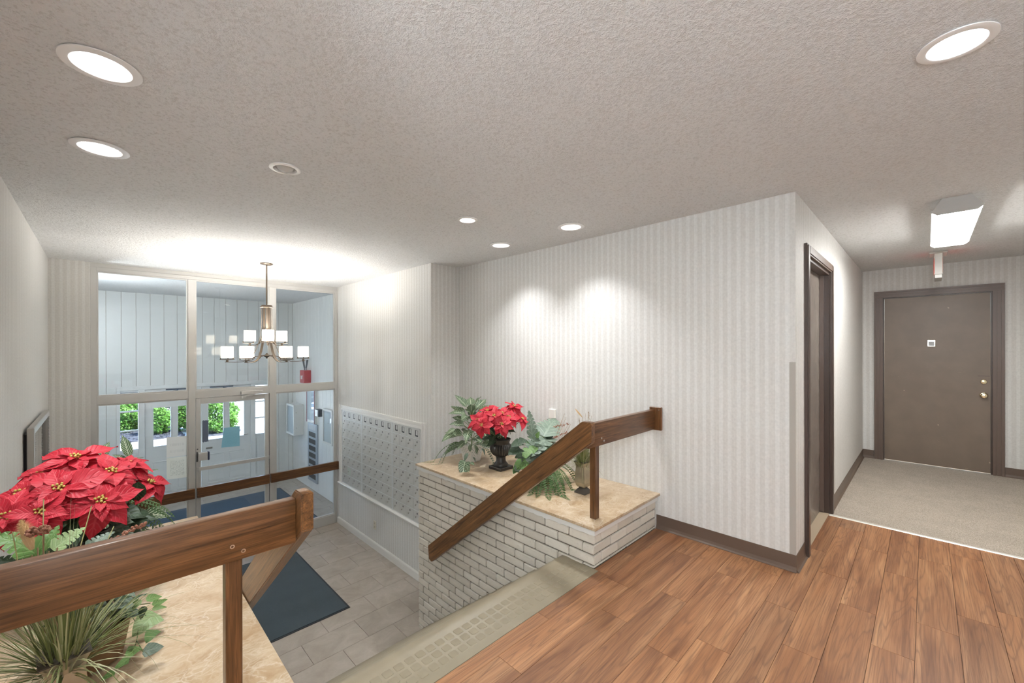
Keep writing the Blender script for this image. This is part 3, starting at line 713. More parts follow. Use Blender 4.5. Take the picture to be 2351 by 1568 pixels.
# ================================================================ MAILBOXES
mb = thing('mailbox_bank', 'wall bank of metal mailboxes in a white wooden frame', 'mailboxes', (XM, 5.33, -.70))
MY0, MY1, MZ0, MZ1 = 4.20, 6.455, -.675, .477
def moulding(a, b, z0, z1, vert):
    bm = bmesh.new()
    for i, (o, d) in enumerate(((0, .022), (.022, .014), (.05, .020))):
        w = (.022, .028, .025)[i]
        if vert == 'L': bx(bm, XM-d, XM-.0004, b-o-w, b-o, z0, z1)
        elif vert == 'R': bx(bm, XM-d, XM-.0004, a+o, a+o+w, z0, z1)
        elif vert == 'T': bx(bm, XM-d, XM-.0004, a, b, z1-o-w, z1-o)
    return bm
part('frame_side', moulding(0, 6.53, MZ0, .535, 'L'), MWHITE, mb); part('frame_side', moulding(4.125, 0, MZ0, .535, 'R'), MWHITE, mb)
part('frame_top', moulding(4.125+.075, 6.53-.075, .47, .535, 'T'), MWHITE, mb)
bm = prism(bmesh.new(), [(XM-.0004, MZ0), (XM-.045, MZ0), (XM-.05, MZ0-.010), (XM-.038, MZ0-.02), (XM-.03, MZ0-.045), (XM-.018, MZ0-.055), (XM-.0004, MZ0-.06)], 'Y', 4.11, 6.545)
part('frame_sill', bm, MWHITE, mb)
part('back_panel', box(XM-.004, XM-.0005, MY0, MY1, MZ0, MZ1), MMAILF, mb)
secs = [(5.762, MY1, 4), (4.880, 5.758, 5), (MY0, 4.876, 4)]
RH = (MZ1-MZ0-.012)/8
doorm = {}
for si, (ya, yb, nc) in enumerate(secs):
    bm = bmesh.new()
    for q in ((ya, ya+.010), (yb-.010, yb)): part('section_edge', box(XM-.016, XM-.0045, *q, MZ0, MZ1), MMAILF, mb)
    pass
    for r in range(9):
        z = MZ1-.006-RH*r
        part('row_strip', box(XM-.014, XM-.0045, ya+.0105, yb-.0105, z-.004, z+.004), MMAILF, mb)
    cw = (yb-ya-.022)/nc
    for c in range(nc):
        y = yb-.011-cw*(c+.5)
        for r in range(8):
            z = MZ1-.006-RH*(r+.5)
            k = ('mailbox_door', round(cw, 3))
            if k not in doorm: doorm[k] = to_mesh(box(-.004, .004, -cw/2+.0012, cw/2-.0012, -RH/2+.0055, RH/2-.0055, bev=.001), 'mailbox_door')
            proud = .010 if (si == 2 and c == 3 and r == 0) else 0
            d = put('mailbox_door', doorm[k], MMAIL, mb, T(XM-.009-proud, y, z))
            fx = XM-.0132-proud
            if r == 0:
                if 'win' not in doorm:
                    doorm['win'] = to_mesh(box(-.0006, .0006, -.030, .030, -.036, .036), 'label_window'); doorm['card'] = to_mesh(box(-.0006, .0006, -.019, .019, -.027, .027), 'card')
                put('label_window', doorm['win'], MDARK, d, T(fx-.0002, y-.01, z)); put('name_card', doorm['card'], MMAIL, d, T(fx-.0018, y-.018, z+.007))
            else:
                if 'slot' not in doorm:
                    doorm['slot'] = to_mesh(box(-.0006, .0006, -.008, .008, -.009, .009), 'number_slot')
                    doorm['knob'] = to_mesh(lathe(bmesh.new(), [(.006, 0), (.006, -.006), (.0095, -.008), (.0085, -.013), (0, -.0145)], 10, axis='X'), 'key_knob', 40)
                put('number_slot', doorm['slot'], MDARK, d, T(fx-.0002, y-.005, z+.038)); put('key_knob', doorm['knob'], MCHROME, d, T(fx+.0002, y+.012+.006*random.random(), z-.002))
            if si == 0 and c == 1 and r == 6: put('note', to_mesh(box(-.0004, .0004, -.055, .055, -.055, .055), 'note'), plain('pale_green_note', (.58, .64, .58), .6), d, T(fx-.0006, y, z-.004))
g = thing('wall_outlet', 'ivory wall outlet below the mailboxes', 'outlet', (XM, 5.387, -1.09))
part('cover_plate', box(XM-.006, XM-.0004, 5.352, 5.422, -1.085, -.970, bev=.002), plain('ivory_plastic', (.66, .61, .50), .35), g)
for q in (-1.05, -1.005): part('socket', box(XM-.0075, XM-.0061, 5.374, 5.400, q-.014, q+.014, bev=.0005), plain('ivory_dark', (.45, .41, .33), .4), g)
g = thing('wall_sensor', 'small white plastic box on the wallpaper behind the split leaves', 'sensor', (XW, 2.60, .95))
pz = at(1270, 946, X=XW)
part('sensor_body', box(XW-.025, XW-.0004, pz.y-.04, pz.y+.04, pz.z-.06, pz.z+.03, bev=.004), plain('white_plastic', (.82, .80, .74), .4), g)
# ================================================================ PICTURE FRAME on the left wall
g = thing('picture_frame', 'silver beaded picture frame on the long wallpaper wall', 'picture', (XL, 5.22, .0))
ya, yb, z0, z1 = 4.60, 5.87, -.10, .835; s = .05
MSILV = plain('silver_leaf_frame', (.45, .43, .40), .3, .5)
for q in ((ya, ya+s, z0, z1), (yb-s, yb, z0, z1), (ya+s, yb-s, z0, z0+s), (ya+s, yb-s, z1-s, z1)):
    part('frame_side', box(XL+.018, XL+.055, *q, bev=.004), MSILV, g)
part('backing', box(XL+.0005, XL+.0178, ya+.05, yb-.05, z0+.05, z1-.05), MDARK, g)
part('print', box(XL+.0182, XL+.026, ya+s, yb-s, z0+s, z1-s), plain('print_with_glare', (.78, .80, .84), .5, var=.08), g)  # print made pale to stand in for the reflection in the glass
part('glass', box(XL+.030, XL+.032, ya+s, yb-s, z0+s, z1-s), MGLASS, g)
bm = bmesh.new(); nb = 60
for k in range(nb):
    for yy in (ya+s+.006, yb-s-.006): ball(bm, (XL+.054, yy, z0+s+(z1-z0-2*s)*(k+.5)/nb), .006, 6, 4)
part('bead_row', bm, MSILV, g, kind='stuff')
# ================================================================ HALLWAY DOORS
def casing(bm, prof):  # helper kept simple: three stepped boards
    return bm
d2 = thing('door_2', 'narrow view of a taupe door in a dark brown frame', 'door', (3.9, YC, 0), kind='structure')
for x0, x1 in ((D2a-.072, D2a), (D2b, D2b+.072)):
    bm = box(x0, x1, YC-.018, YC-.0006, 0, D2t+.072, bev=.002); bx(bm, x0+.012, x1-.012, YC-.024, YC-.018, 0, D2t+.06)
    part('casing', bm, MDFR, d2)
bm = box(D2a, D2b, YC-.018, YC-.0006, D2t, D2t+.072, bev=.002); bx(bm, D2a, D2b, YC-.024, YC-.018, D2t+.012, D2t+.06)
part('casing', bm, MDCAS, d2)
part('jamb', box(D2a+.0005, D2a+.02, YC-.0006, YC+.11, 0, D2t), MDFR, d2); part('jamb', box(D2b-.02, D2b-.0005, YC-.0006, YC+.11, 0, D2t), MDFR, d2); part('jamb_head', box(D2a+.02, D2b-.02, YC-.0006, YC+.11, D2t-.02, D2t-.0005), MDFR, d2)
part('door_stop', box(D2b-.034, D2b-.02, YC+.035, YC+.063, .02, D2t-.02), MDCAS, d2)
ds = part('door_slab', box(D2a+.02, D2b-.02, YC+.064, YC+.108, .012, D2t-.02), MDOOR2, d2)
part('threshold', box(D2a+.02, D2b-.02, YC-.0, YC+.075, .0005, .012, bev=.003), plain('tan_threshold', (.42, .33, .23), .5), d2)
part('viewer_plate', box(D2a+.33, D2a+.41, YC+.056, YC+.0638, 1.37, 1.46, bev=.003), MCHROME, ds)
d3 = thing('door_3', 'wide brown apartment door at the end of the carpet', 'door', (XE, -.07, 0), kind='structure')
def cas3(y0, y1, z0, z1, inner):  # stepped casing boards, facing -X
    bm = box(XE-.014, XE-.0006, y0, y1, z0, z1)
    if inner in 'LR':
        w = y1-y0
        for k, dpt in ((.0, .022), (.36, .019), (.72, .024)):
            a = y0+w*k+.004; bx(bm, XE-dpt, XE-.014, a, a+w*.22, z0, z1)
    else:
        w = z1-z0
        for k, dpt in ((.0, .022), (.36, .019), (.72, .024)):
            a = z0+w*k+.004; bx(bm, XE-dpt, XE-.014, y0, y1, a, a+w*.22)
    return bm
part('casing', cas3(D3b, D3b+.082, .003, D3t, 'L'), MDCAS, d3); part('casing', cas3(D3a-.088, D3a, .003, D3t, 'R'), MDCAS, d3); part('casing', cas3(D3a-.088, D3b+.082, D3t, D3t+.082, 'T'), MDCAS, d3)
part('jamb', box(XE-.0006, XE+.10, D3b-.012, D3b-.0005, .003, D3t), MDFR, d3); part('jamb', box(XE-.0006, XE+.10, D3a+.0005, D3a+.012, .003, D3t), MDFR, d3); part('jamb_head', box(XE-.0006, XE+.10, D3a+.012, D3b-.012, D3t-.012, D3t-.0005), MDFR, d3)
ds = part('door_slab', box(XE+.016, XE+.06, D3a+.014, D3b-.014, .012, D3t-.014), MDOOR, d3)
def knobset(z, y, big):
    r = .033 if big else .027
    bm = lathe(bmesh.new(), [(r, .0), (r, -.006), (r*.85, -.012)]+([(.012, -.014), (.012, -.04), (.026, -.048), (.029, -.062), (.022, -.074), (0, -.076)] if big else [(.017, -.013), (.016, -.020), (0, -.021)]), 24, (XE+.0158, y, z), 'X')
    return part('door_knob' if big else 'deadbolt', bm, MBRASS, ds, smooth=40)
knobset(.876, -.455, True); knobset(1.027, -.455, False)
part('scratched_plate', box(XE+.0145, XE+.0158, -.50, -.41, 1.088, 1.096), MDCAS, ds)
np_ = part('name_plate', box(XE+.0115, XE+.0158, -.078, -.012, 1.425, 1.50, bev=.002), MCHROME, ds)
part('card_window', box(XE+.0105, XE+.0113, -.069, -.021, 1.432, 1.482), plain('grey_card', (.45, .46, .46), .4), np_)
part('knocker_pin', ball(bmesh.new(), (XE+.011, -.045, 1.49), .006), MBRASS, np_)
# ================================================================ CEILING LAMPS
MLENS = emit('lamp_lens_white', (1, .985, .95), 1.3); MLENSC = emit('lamp_lens_cool', (.95, .975, 1), 3.); MLENSW = emit('lamp_lens_warm', (1, .93, .8), 2.)
MRING = plain('white_lamp_ring', (.90, .895, .885), .3); MBULB = plain('unlit_bulb_glass', (.55, .54, .51), .12)
def arealight(name, loc, r, watts, col, par, spread=2.6):
    l = bpy.data.lights.new(name, 'AREA'); l.shape = 'DISK'; l.size = 2*r; l.energy = watts; l.color = col; l.spread = spread
    o = bpy.data.objects.new(name, l); C.objects.link(o); o.parent = par; o.matrix_basis = wm(par).inverted() @ Matrix.Translation(loc); WM[o.name] = Matrix.Translation(loc)
    return o
WATT = 1.95
def downlight(x, y, r, kind, label, watts, col=(.96, .985, 1)):
    g = thing('recessed_downlight', label, 'ceiling lamp', (x, y, ZC), group='recessed ceiling lamps')
    ri = r*.74
    bm = lathe(bmesh.new(), [(r*.835, ZC+.002), (r*.97, ZC-.0005), (r, ZC-.0035), (r*.99, ZC-.006), (ri+.004, ZC-.0095), (ri, ZC-.008), (ri, ZC+.003)], 48, (x, y, 0))
    # open ring: drop the cap faces
    for f in [f for f in bm.faces if len(f.verts) > 4]: bm.faces.remove(f)
    part('trim_ring', bm, MRING, g, smooth=35)
    if kind == 'can':
        pr = [(ri, ZC+.003), (ri*.97, ZC+.010), (ri*.985, ZC+.013), (ri*.93, ZC+.020), (ri*.945, ZC+.023), (ri*.89, ZC+.030), (ri*.905, ZC+.033), (ri*.85, ZC+.041), (ri*.84, ZC+.1)]
        bm = lathe(bmesh.new(), pr, 48, (x, y, 0)); 
        for f in [f for f in bm.faces if len(f.verts) > 4]: bm.faces.remove(f)
        part('baffle', bm, MRING, g, smooth=25)
        part('lens', lathe(bmesh.new(), [(0, ZC+.034), (ri*.5, ZC+.036), (ri*.845, ZC+.042), (ri*.845, ZC+.05)], 40, (x, y, 0)), MLENS, g, smooth=40)
        zl = ZC-.011; rl = ri*.92
    elif kind == 'eye_on':
        part('lens', lathe(bmesh.new(), [(0, ZC-.003), (ri*.6, ZC-.002), (ri*.93, ZC+.006), (ri*.93, ZC+.06)], 40, (x, y, 0)), MLENSW, g, smooth=40); zl = ZC-.006; rl = ri*.9
    elif kind == 'eye_off':
        part('bulb', lathe(bmesh.new(), [(0, ZC-.022), (ri*.3, ZC-.020), (ri*.62, ZC-.010), (ri*.8, ZC+.008), (ri*.8, ZC+.06)], 32, (x, y, 0)), MBULB, g, smooth=50)
        part('socket_shade', lathe(bmesh.new(), [(ri*.99, ZC+.002), (ri*.99, ZC+.055), (0, ZC+.055)], 32, (x, y, 0), caps=False), MRING, g, smooth=40); return g
    else:
        part('lens', lathe(bmesh.new(), [(0, ZC-.014), (ri*.5, ZC-.0125), (ri*.96, ZC-.006), (ri*.99, ZC+.004), (ri*.99, ZC+.03)], 40, (x, y, 0)), MLENSC, g, smooth=50); zl = ZC-.0165; rl = ri*.9
    part('can_cap', lathe(bmesh.new(), [(r*.83, ZC+.001), (r*.83, ZC+.11), (0, ZC+.11)], 24, (x, y, 0), caps=False), MRING, g)
    arealight('lamp_light', (x, y, zl), rl, watts, col, g, 3.0 if kind != 'can' else 1.72)
    return g
L = LAMPS
downlight(*L[0], 'can', 'recessed downlight above the ledge grass, closer to the oak railing', WATT)
downlight(*L[1], 'can', 'recessed downlight above the large poinsettia ledge, farther from the railing', WATT)
downlight(*L[2], 'eye_off', 'small unlit recessed lamp with a bulging bulb', 0)
downlight(*L[3], 'eye_on', 'small warm recessed lamp over the stairs', WATT*.6, (1, .92, .8))
downlight(*L[4], 'can', 'recessed downlight above the urn poinsettia', WATT)
downlight(*L[5], 'can', 'recessed downlight above the silver vase', WATT)
downlight(*L[6], 'flush', 'cool white flush lamp above the plank floor', WATT*1.1, (.93, .97, 1))
# ---- fluorescent fixture
def fluo(x0, x1, yc, label, w):
    g = thing('fluorescent_fixture', label, 'ceiling light', ((x0+x1)/2, yc, ZC), group='wraparound hallway lights')
    zb = ZC-.105
    for x, s in ((x0, 1), (x1, -1)):
        a, b = sorted((x, x+.006*s))
        part('end_cap', prism(bmesh.new(), [(yc-.067, ZC-.0005), (yc+.067, ZC-.0005), (yc+.108, zb+.035), (yc+.118, zb+.034), (yc+.118, zb+.022), (yc+.09, zb), (yc-.09, zb), (yc-.118, zb+.022), (yc-.118, zb+.034), (yc-.108, zb+.035)], 'X', a, b), plain('fixture_metal', (.50, .49, .47), .45), g)
    part('housing', prism(bmesh.new(), [(yc-.064, ZC-.0005), (yc+.064, ZC-.0005), (yc+.106, zb+.036), (yc+.115, zb+.034), (yc+.115, zb+.0225), (yc-.115, zb+.0225), (yc-.115, zb+.034), (yc-.106, zb+.036)], 'X', x0+.0065, x1-.0065), MRING, g)
    part('diffuser', prism(bmesh.new(), [(yc-.113, zb+.022), (yc+.113, zb+.022), (yc+.088, zb+.002), (yc-.088, zb+.002)], 'X', x0+.0065, x1-.0065), emit('diffuser_glow', (1, .99, .96), w), g)
fluo(3.93, 5.20, -.142, 'long white wraparound fluorescent light over the carpet', 12.)
fluo(-3.2, -1.93, -.142, 'unseen fluorescent light added in the other hallway for fill', 12.)  # unseen second fixture, added as fill light
g = thing('exit_sign', 'thin ceiling sign seen edge-on with a red glow', 'exit sign', (6.16, -.09, ZC))
part('canopy', box(6.05, 6.30, -.155, -.025, ZC-.018, ZC-.0005, bev=.004), MWHITE, g)
part('sign_body', box(6.02, 6.33, -.120, -.060, 2.155, ZC-.0185, bev=.004), MWHITE, g)
part('sign_foot', box(6.02, 6.33, -.117, -.063, 2.118, 2.1545, bev=.003), MALU, g)
for yy in (-.1215, -.0597): part('red_face', box(6.06, 6.29, yy, yy+.0012, 2.18, 2.33), emit('exit_red', (1, .05, .03), .3), g)
def globe(x, y, label, w, col):  # unseen lamps added to brighten ceiling and landing
    g = thing('fill_globe_lamp', label, 'ceiling lamp', (x, y, ZC))
    part('lamp_base', lathe(bmesh.new(), [(.0, ZC-.02), (.06, ZC-.02), (.065, ZC-.0005)], 32, (x, y, 0)), MRING, g, smooth=40)
    part('lamp_neck', tube(bmesh.new(), [(x, y, ZC-.02), (x, y, ZC-.43)], .012, 12), MRING, g, smooth=40)
    part('lamp_globe', ball(bmesh.new(), (x, y, ZC-.55), .125, 24, 16), emit('fill_globe_glow', col, w), g, smooth=60)
def sconce(y, z, label, w, col):  # unseen lamp added to brighten the vestibule
    g = thing('fill_sconce', label, 'added wall lamp', (XL, y, z))
    part('back_plate', lathe(bmesh.new(), [(.055, .0005), (.055, .012), (.02, .02), (0, .021)], 28, (XL, y, z), 'X'), MRING, g, smooth=40)
    part('lamp_arm', tube(bmesh.new(), [(XL+.018, y, z), (XL+.10, y, z), (XL+.12, y, z+.03)], .009, 10), MRING, g, smooth=50)
    part('lamp_globe', ball(bmesh.new(), (XL+.12, y, z+.13), .10, 24, 16), emit('fill_sconce_glow', col, w), g, smooth=60)
sconce(7.45, 1.60, 'unseen round wall lamp added to brighten the vestibule', 46., (.95, .98, 1))
globe(-.75, -.60, 'unseen round hanging lamp added to brighten the landing', 31., (.84, .93, 1))
globe(-1.15, -.15, 'unseen round hanging lamp added in the other hallway for fill', 47., (.84, .93, 1))
# ================================================================ CHANDELIER
def chandelier():
    cx, cy = 1.352, 5.35; g = thing('chandelier', 'bronze chandelier with nine white glass shades', 'chandelier', (cx, cy, ZC))
    part('canopy', lathe(bmesh.new(), [(0, ZC-.022), (.02, ZC-.022), (.055, ZC-.016), (.066, ZC-.010), (.068, ZC-.0005)], 32, (cx, cy, 0)), MBRONZE, g, smooth=35)
    part('stem', tube(bmesh.new(), [(cx, cy, ZC-.02), (cx, cy, 1.90)], .0085, 12), MBRONZE, g, smooth=40)
    part('collar', lathe(bmesh.new(), [(0, 1.915), (.055, 1.913), (.057, 1.898), (.068, 1.894), (.070, 1.886), (.062, 1.882), (0, 1.880)], 32, (cx, cy, 0)), MBRONZE, g, smooth=30)
    shade_pr = [(.0570, 0), (.0580, .004), (.0580, .126), (.0560, .128), (.0540, .126), (.0540, .006), (0, .005)]
    sm = to_mesh(lathe(bmesh.new(), shade_pr, 28), 'glass_shade', 40)
    ms = N('frosted_shade')
    tr = ms.n('BsdfTranslucent', ins={0: (.95, .92, .86, 1)}); em = ms.n('Emission', ins={0: (1, .93, .82, 1), 1: .10}); ad = ms.n('AddShader')
    mx = ms.n('MixShader'); mx.inputs[0].default_value = .55; ms.p(col=(.9, .88, .84), rough=.3)
    ms.t.links.new(ms.b.outputs[0], mx.inputs[1]); ms.t.links.new(tr.outputs[0], mx.inputs[2]); ms.t.links.new(mx.outputs[0], ad.inputs[0]); ms.t.links.new(em.outputs[0], ad.inputs[1]); ms.t.links.new(ad.outputs[0], ms.out.inputs[0])
    bulb = emit('bulb_glow', (1, .9, .72), 14.)
    bmsh = to_mesh(ball(bmesh.new(), (0, 0, .040), .018, 10, 8), 'bulb', 60)
    plate = to_mesh(lathe(lathe(bmesh.new(), [(0, -.024), (.05, -.021), (.073, -.017), (.073, -.0145), (0, -.012)], 28), [(.061, .0005), (.073, .0005), (.073, .003), (.061, .003)], 28), 'shade_plate', 30)
    def polar(r, z, a): return (cx+r*math.cos(a), cy+r*math.sin(a), z)
    def light(r, z, a, arm):
        p = polar(r, z, a); M = T(*p)
        pl = put('shade_plate', plate, MBRONZE, g, M)
        for k in range(3):
            q = polar(0, 0, 0); aa = a+.5+k*2.094
            part('clip', box(p[0]+(.066)*math.cos(aa)-.004, p[0]+(.066)*math.cos(aa)+.004, p[1]+(.066)*math.sin(aa)-.004, p[1]+(.066)*math.sin(aa)+.004, z-.0145, z+.0005), MBRONZE, pl)
        part('boss', lathe(bmesh.new(), [(.012, z-.045), (.012, z-.024)], 12, (p[0], p[1], 0)), MBRONZE, pl, smooth=40)
        sh = put('glass_shade', sm, ms.m, g, M)
        put('bulb', bmsh, bulb, sh, M)
        l = bpy.data.lights.new('bulb_light', 'POINT'); l.energy = 4.8; l.color = (1, .96, .90); l.shadow_soft_size = .015
        o = bpy.data.objects.new('bulb_light', l); C.objects.link(o); o.parent = sh; o.matrix_basis = Matrix.Translation((0, 0, .102))
    a0 = math.radians(-14.2)
    for k in range(6):
        a = a0+k*PI/3; side = (-math.sin(a), math.cos(a), 0); zb = 1.312
        pts = [polar(r, z, a) for r, z in ((.050, 1.884), (.050, 1.75), (.052, 1.65), (.062, 1.56), (.083, 1.47), (.112, 1.385), (.150, 1.320), (.192, 1.281), (.24, 1.266), (.295, 1.264), (.35, 1.266), (.397, 1.268))]
        part('long_arm', bar(bmesh.new(), pts, [.024]*8+[.02, .016, .016, .016], .006, side), MBRONZE, g, smooth=50)
        light(.375, zb, a, pts)
        part('lower_brace', tube(bmesh.new(), [polar(.018, 1.332, a), polar(.06, 1.335, a), polar(.11, 1.325, a), polar(.14, 1.305, a), polar(.17, 1.300, a)], .0045, 6), MBRONZE, g, smooth=50)
    for k in range(3):
        a = a0+math.radians(-86)+k*2*PI/3; side = (-math.sin(a), math.cos(a), 0)
        pts = [polar(r, z, a) for r, z in ((.038, 1.884), (.038, 1.74), (.040, 1.62), (.052, 1.54), (.082, 1.475), (.125, 1.453), (.17, 1.450), (.205, 1.452))]
        part('short_arm', bar(bmesh.new(), pts, [.022]*4+[.018, .016, .016, .016], .006, side), MBRONZE, g, smooth=50)
        light(.185, 1.496, a, pts)
    part('finial', lathe(bmesh.new(), [(0, 1.300), (.008, 1.302), (.010, 1.312), (.022, 1.320), (.034, 1.332), (.022, 1.344), (.010, 1.352), (.008, 1.362), (0, 1.364)], 20, (cx, cy, 0)), MBRONZE, g, smooth=50)
chandelier()
# ================================================================ PLANTS
def leafmesh(name, shape, droop=.2, fold=.1, ripple=.03, segs=6, cols=4, seed=0, petiole=0.):
    rr = random.Random(seed); bm = bmesh.new(); ul = bm.loops.layers.uv.new('uv'); g = []; ph = rr.uniform(0, 6)
    for i in range(segs+1):
        tt = i/segs; row = []; w = shape(tt)
        for j in range(cols+1):
            s = j/cols*2-1
            z = -droop*tt*tt+fold*abs(s)*w+ripple*math.sin(tt*8+ph+s)*s*s
            row.append((bm.verts.new((s*w, tt*(1-.25*droop*tt), z)), ((s+1)/2, tt)))
        g.append(row)
    for i in range(segs):
        for j in range(cols):
            c = [g[i][j], g[i][j+1], g[i+1][j+1], g[i+1][j]]
            f = bm.faces.new([v for v, _ in c])
            for l, (_, q) in zip(f.loops, c): l[ul].uv = q
    bmesh.ops.remove_doubles(bm, verts=bm.verts, dist=1e-5)
    me = bpy.data.meshes.new(name); bm.to_mesh(me); bm.free(); me.polygons.foreach_set('use_smooth', [True]*len(me.polygons)); return me
ov = lambda p=.8, q=.6: (lambda t: max(.004, .5*math.sin(PI*min(1, t)**p)**q*(1-t**6)) if t < 1 else .002)
def heart(t): return max(.004, .5*min(1, (t+.02)/.16)**.5*(1-t**1.8)**.85) if t < 1 else .002
def split(t):
    w = max(.01, .5*min(1, (t+.03)/.2)**.6*(1-t**2.2)**.8)
    return w*(.42 if (.22 < t < .95 and (t*7) % 1 < .22) else 1) if t < 1 else .003
LM = {}
def lv(kind, mat):
    k = (kind, mat.name)
    if k not in LM:
        out = []
        for s in range(3):
            if kind == 'bract': m = leafmesh('bract', ov(.82, .8), (.12, .3, .45)[s], .16, .05, 6, 4, s)
            elif kind == 'leaf': m = leafmesh('leaf', ov(.8, .75), (.15, .35, .5)[s], .15, .03, 6, 4, s)
            elif kind == 'heart': m = leafmesh('leaf', heart, (.1, .2, .35)[s], .12, .03, 6, 4, s)
            else: m = leafmesh('leaf', split, (.1, .25, .35)[s], .12, .03, 36, 4, s)
            m.materials.append(mat); out.append(m)
        LM[k] = out
    return random.choice(LM[k])
def leafM(base, d, nrm, length, width):
    d = Vector(d).normalized(); nrm = Vector(nrm); s = d.cross(nrm)
    if s.length < 1e-4: s = d.cross(Vector((.3, .5, .8)))
    s.normalize(); nn = s.cross(d)
    M = Matrix((s*width, d*length, nn*length)).transposed().to_4x4(); M.translation = base; return M
def leaf(parent, kind, mat, base, d, nrm, length, width, name='leaf'):
    return put(name, lv(kind, mat), mat, parent, leafM(Vector(base), d, nrm, length, width))
CAMP = Vector((0, 0, H))
def pleaf(parent, kind, mat, u0, v0, u1, v1, wr, Y=None, Z=None, dy=0., dz=0., up=.8):
    k0 = {'Y': Y} if Y else {'Z': Z}; k1 = {'Y': Y+dy} if Y else {'Z': Z+dz}
    a, b = at(u0, v0, **k0), at(u1, v1, **k1); n = ((CAMP-a).normalized()*.7+Vector((0, 0, up)))
    L_ = (b-a).length; return leaf(parent, kind, mat, a, b-a, n, L_, L_*wr)
budme = None
def flower(parent, pos, facing, Ls, seed):
    global budme
    if budme is None:
        bm = bmesh.new(); rr = random.Random(5)
        for k in range(9):
            a = k*2.4; r = .0065*math.sqrt(k)*.95; ball(bm, (r*math.cos(a), r*math.sin(a), .010+rr.uniform(0, .006)), .0048, 6, 4); tube(bm, [(r*.6*math.cos(a), r*.6*math.sin(a), -.008), (r*math.cos(a), r*math.sin(a), .010)], .002, 4)
        budme = to_mesh(bm, 'flower_centre', 50)
    rr = random.Random(seed); n = Vector(facing).normalized(); s, u = frame_from(n); R_ = Matrix((s, u, n)).transposed().to_4x4(); R_.translation = pos
    fc = put('flower_centre', budme, MBERRY, parent, R_ @ Matrix.Scale(Ls/.13, 4))
    off = rr.uniform(0, 6)
    for ring, (cnt, ln, el) in enumerate(((6, 1., -.10), (5, .72, .22), (3, .42, .5))):
        for k in range(cnt):
            ph = off+2*PI*(k+ring*.5)/cnt+rr.uniform(-.2, .2); e = el+rr.uniform(-.22, .18)
            d = (s*math.cos(ph)+u*math.sin(ph))*math.cos(e)+n*math.sin(e)
            nn = n*math.cos(e)-(s*math.cos(ph)+u*math.sin(ph))*math.sin(e)
            q = ln*Ls*rr.uniform(.85, 1.15)
            leaf(fc, 'bract', MRED, Vector(pos)+d*.006+n*.002*ring, d, nn, q, q*rr.uniform(.52, .66), 'bract')
    return fc
def stem(bm, a, b, r=.003, sag=.1):
    a, b = Vector(a), Vector(b); tube(bm, [a.lerp(b, k/4)+Vector((0, 0, sag*(b-a).length*math.sin(PI*k/4))) for k in range(5)], r, 5)
def frond(parent, base, d, length, droop, mat, n=18, lw=.045, name='frond'):
    base = Vector(base); d = Vector(d).normalized(); bm = bmesh.new(); ul = bm.loops.layers.uv.new('uv'); pts = []
    hd = Vector((d.x, d.y, 0)); hd = hd.normalized() if hd.length > 1e-3 else Vector((1, 0, 0)); p = base.copy(); v = d.copy(); st_ = length/n
    for k in range(n+1):
        pts.append(p.copy()); v = (v+Vector((0, 0, -droop/n))).normalized(); p = p+v*st_
        if p.z < ZT+.006: p.z = ZT+.006; v.z = max(v.z, 0)
    tube(bm, pts, [.0022*(1-.7*k/n) for k in range(n+1)], 4)
    side = d.cross(Vector((0, 0, 1))).normalized()
    for k in range(2, n):
        w = lw*math.sin(PI*(k/n)**.75)+.004; dirv = (pts[k+1]-pts[k]).normalized(); nn = side.cross(dirv)
        for sg in (-1, 1):
            a = pts[k]; tip = a+(side*sg*.93+dirv*.35-nn*.12)*w; m_ = a.lerp(tip, .45)
            q = [bm.verts.new(x) for x in (a, m_+dirv*st_*.42, tip, m_-dirv*st_*.42)]; f = bm.faces.new(q)
            for l, c in zip(f.loops, ((.5, 0), (.9, .5), (.5, 1), (.1, .5))): l[ul].uv = c
    return part(name, bm, mat, parent)
def grass(parent, base, n, lmin, lmax, spread, w, seed, r0=.03):
    rr = random.Random(seed); bm = bmesh.new(); ul = bm.loops.layers.uv.new('uv'); base = Vector(base)
    for k in range(n):
        a = rr.uniform(0, 2*PI); b0 = base+Vector((math.cos(a), math.sin(a), 0))*rr.uniform(0, r0); L_ = rr.uniform(lmin, lmax); tilt = abs(rr.gauss(0, .55))*spread+.06
        d = Vector((math.cos(a)*math.sin(tilt), math.sin(a)*math.sin(tilt), math.cos(tilt))); v = d.copy(); p = b0.copy(); s = Vector((-math.sin(a+rr.uniform(-.8, .8)), math.cos(a), 0)).normalized(); c = rr.random(); prev = None; seg = 6; ww = w*rr.uniform(.6, 1.3); bend = rr.uniform(.05, .55)*tilt*1.5
        for i in range(seg+1):
            q = ww*(1-(i/seg)**2*.92)/2; cur = (bm.verts.new(p-s*q), bm.verts.new(p+s*q))
            if prev:
                f = bm.faces.new((prev[0], prev[1], cur[1], cur[0]))
                for l in f.loops: l[ul].uv = (c, i/seg)
            prev = cur; p = p+v*(L_/seg); v = (v+Vector((0, 0, -bend*.45))).normalized()
            if p.z < ZT+.004: p.z = ZT+.004
            p.x = min(max(p.x, XL+.012), XW-.012)
    me = bpy.data.meshes.new('grass_blades'); bm.to_mesh(me); bm.free(); me.materials.append(MGRASS); me.transform(wm(parent).inverted())
    o = bpy.data.objects.new('grass_blades', me); C.objects.link(o); o.parent = parent; WM[o.name] = wm(parent).copy(); o['kind'] = 'stuff'; return o
def sqlathe(bm, prof, c, n=4, phase=PI/4, rotz=0.):
    return lathe(bm, [(r*1.4142, z) for r, z in prof], n, c, 'Z', phase=phase+rotz)
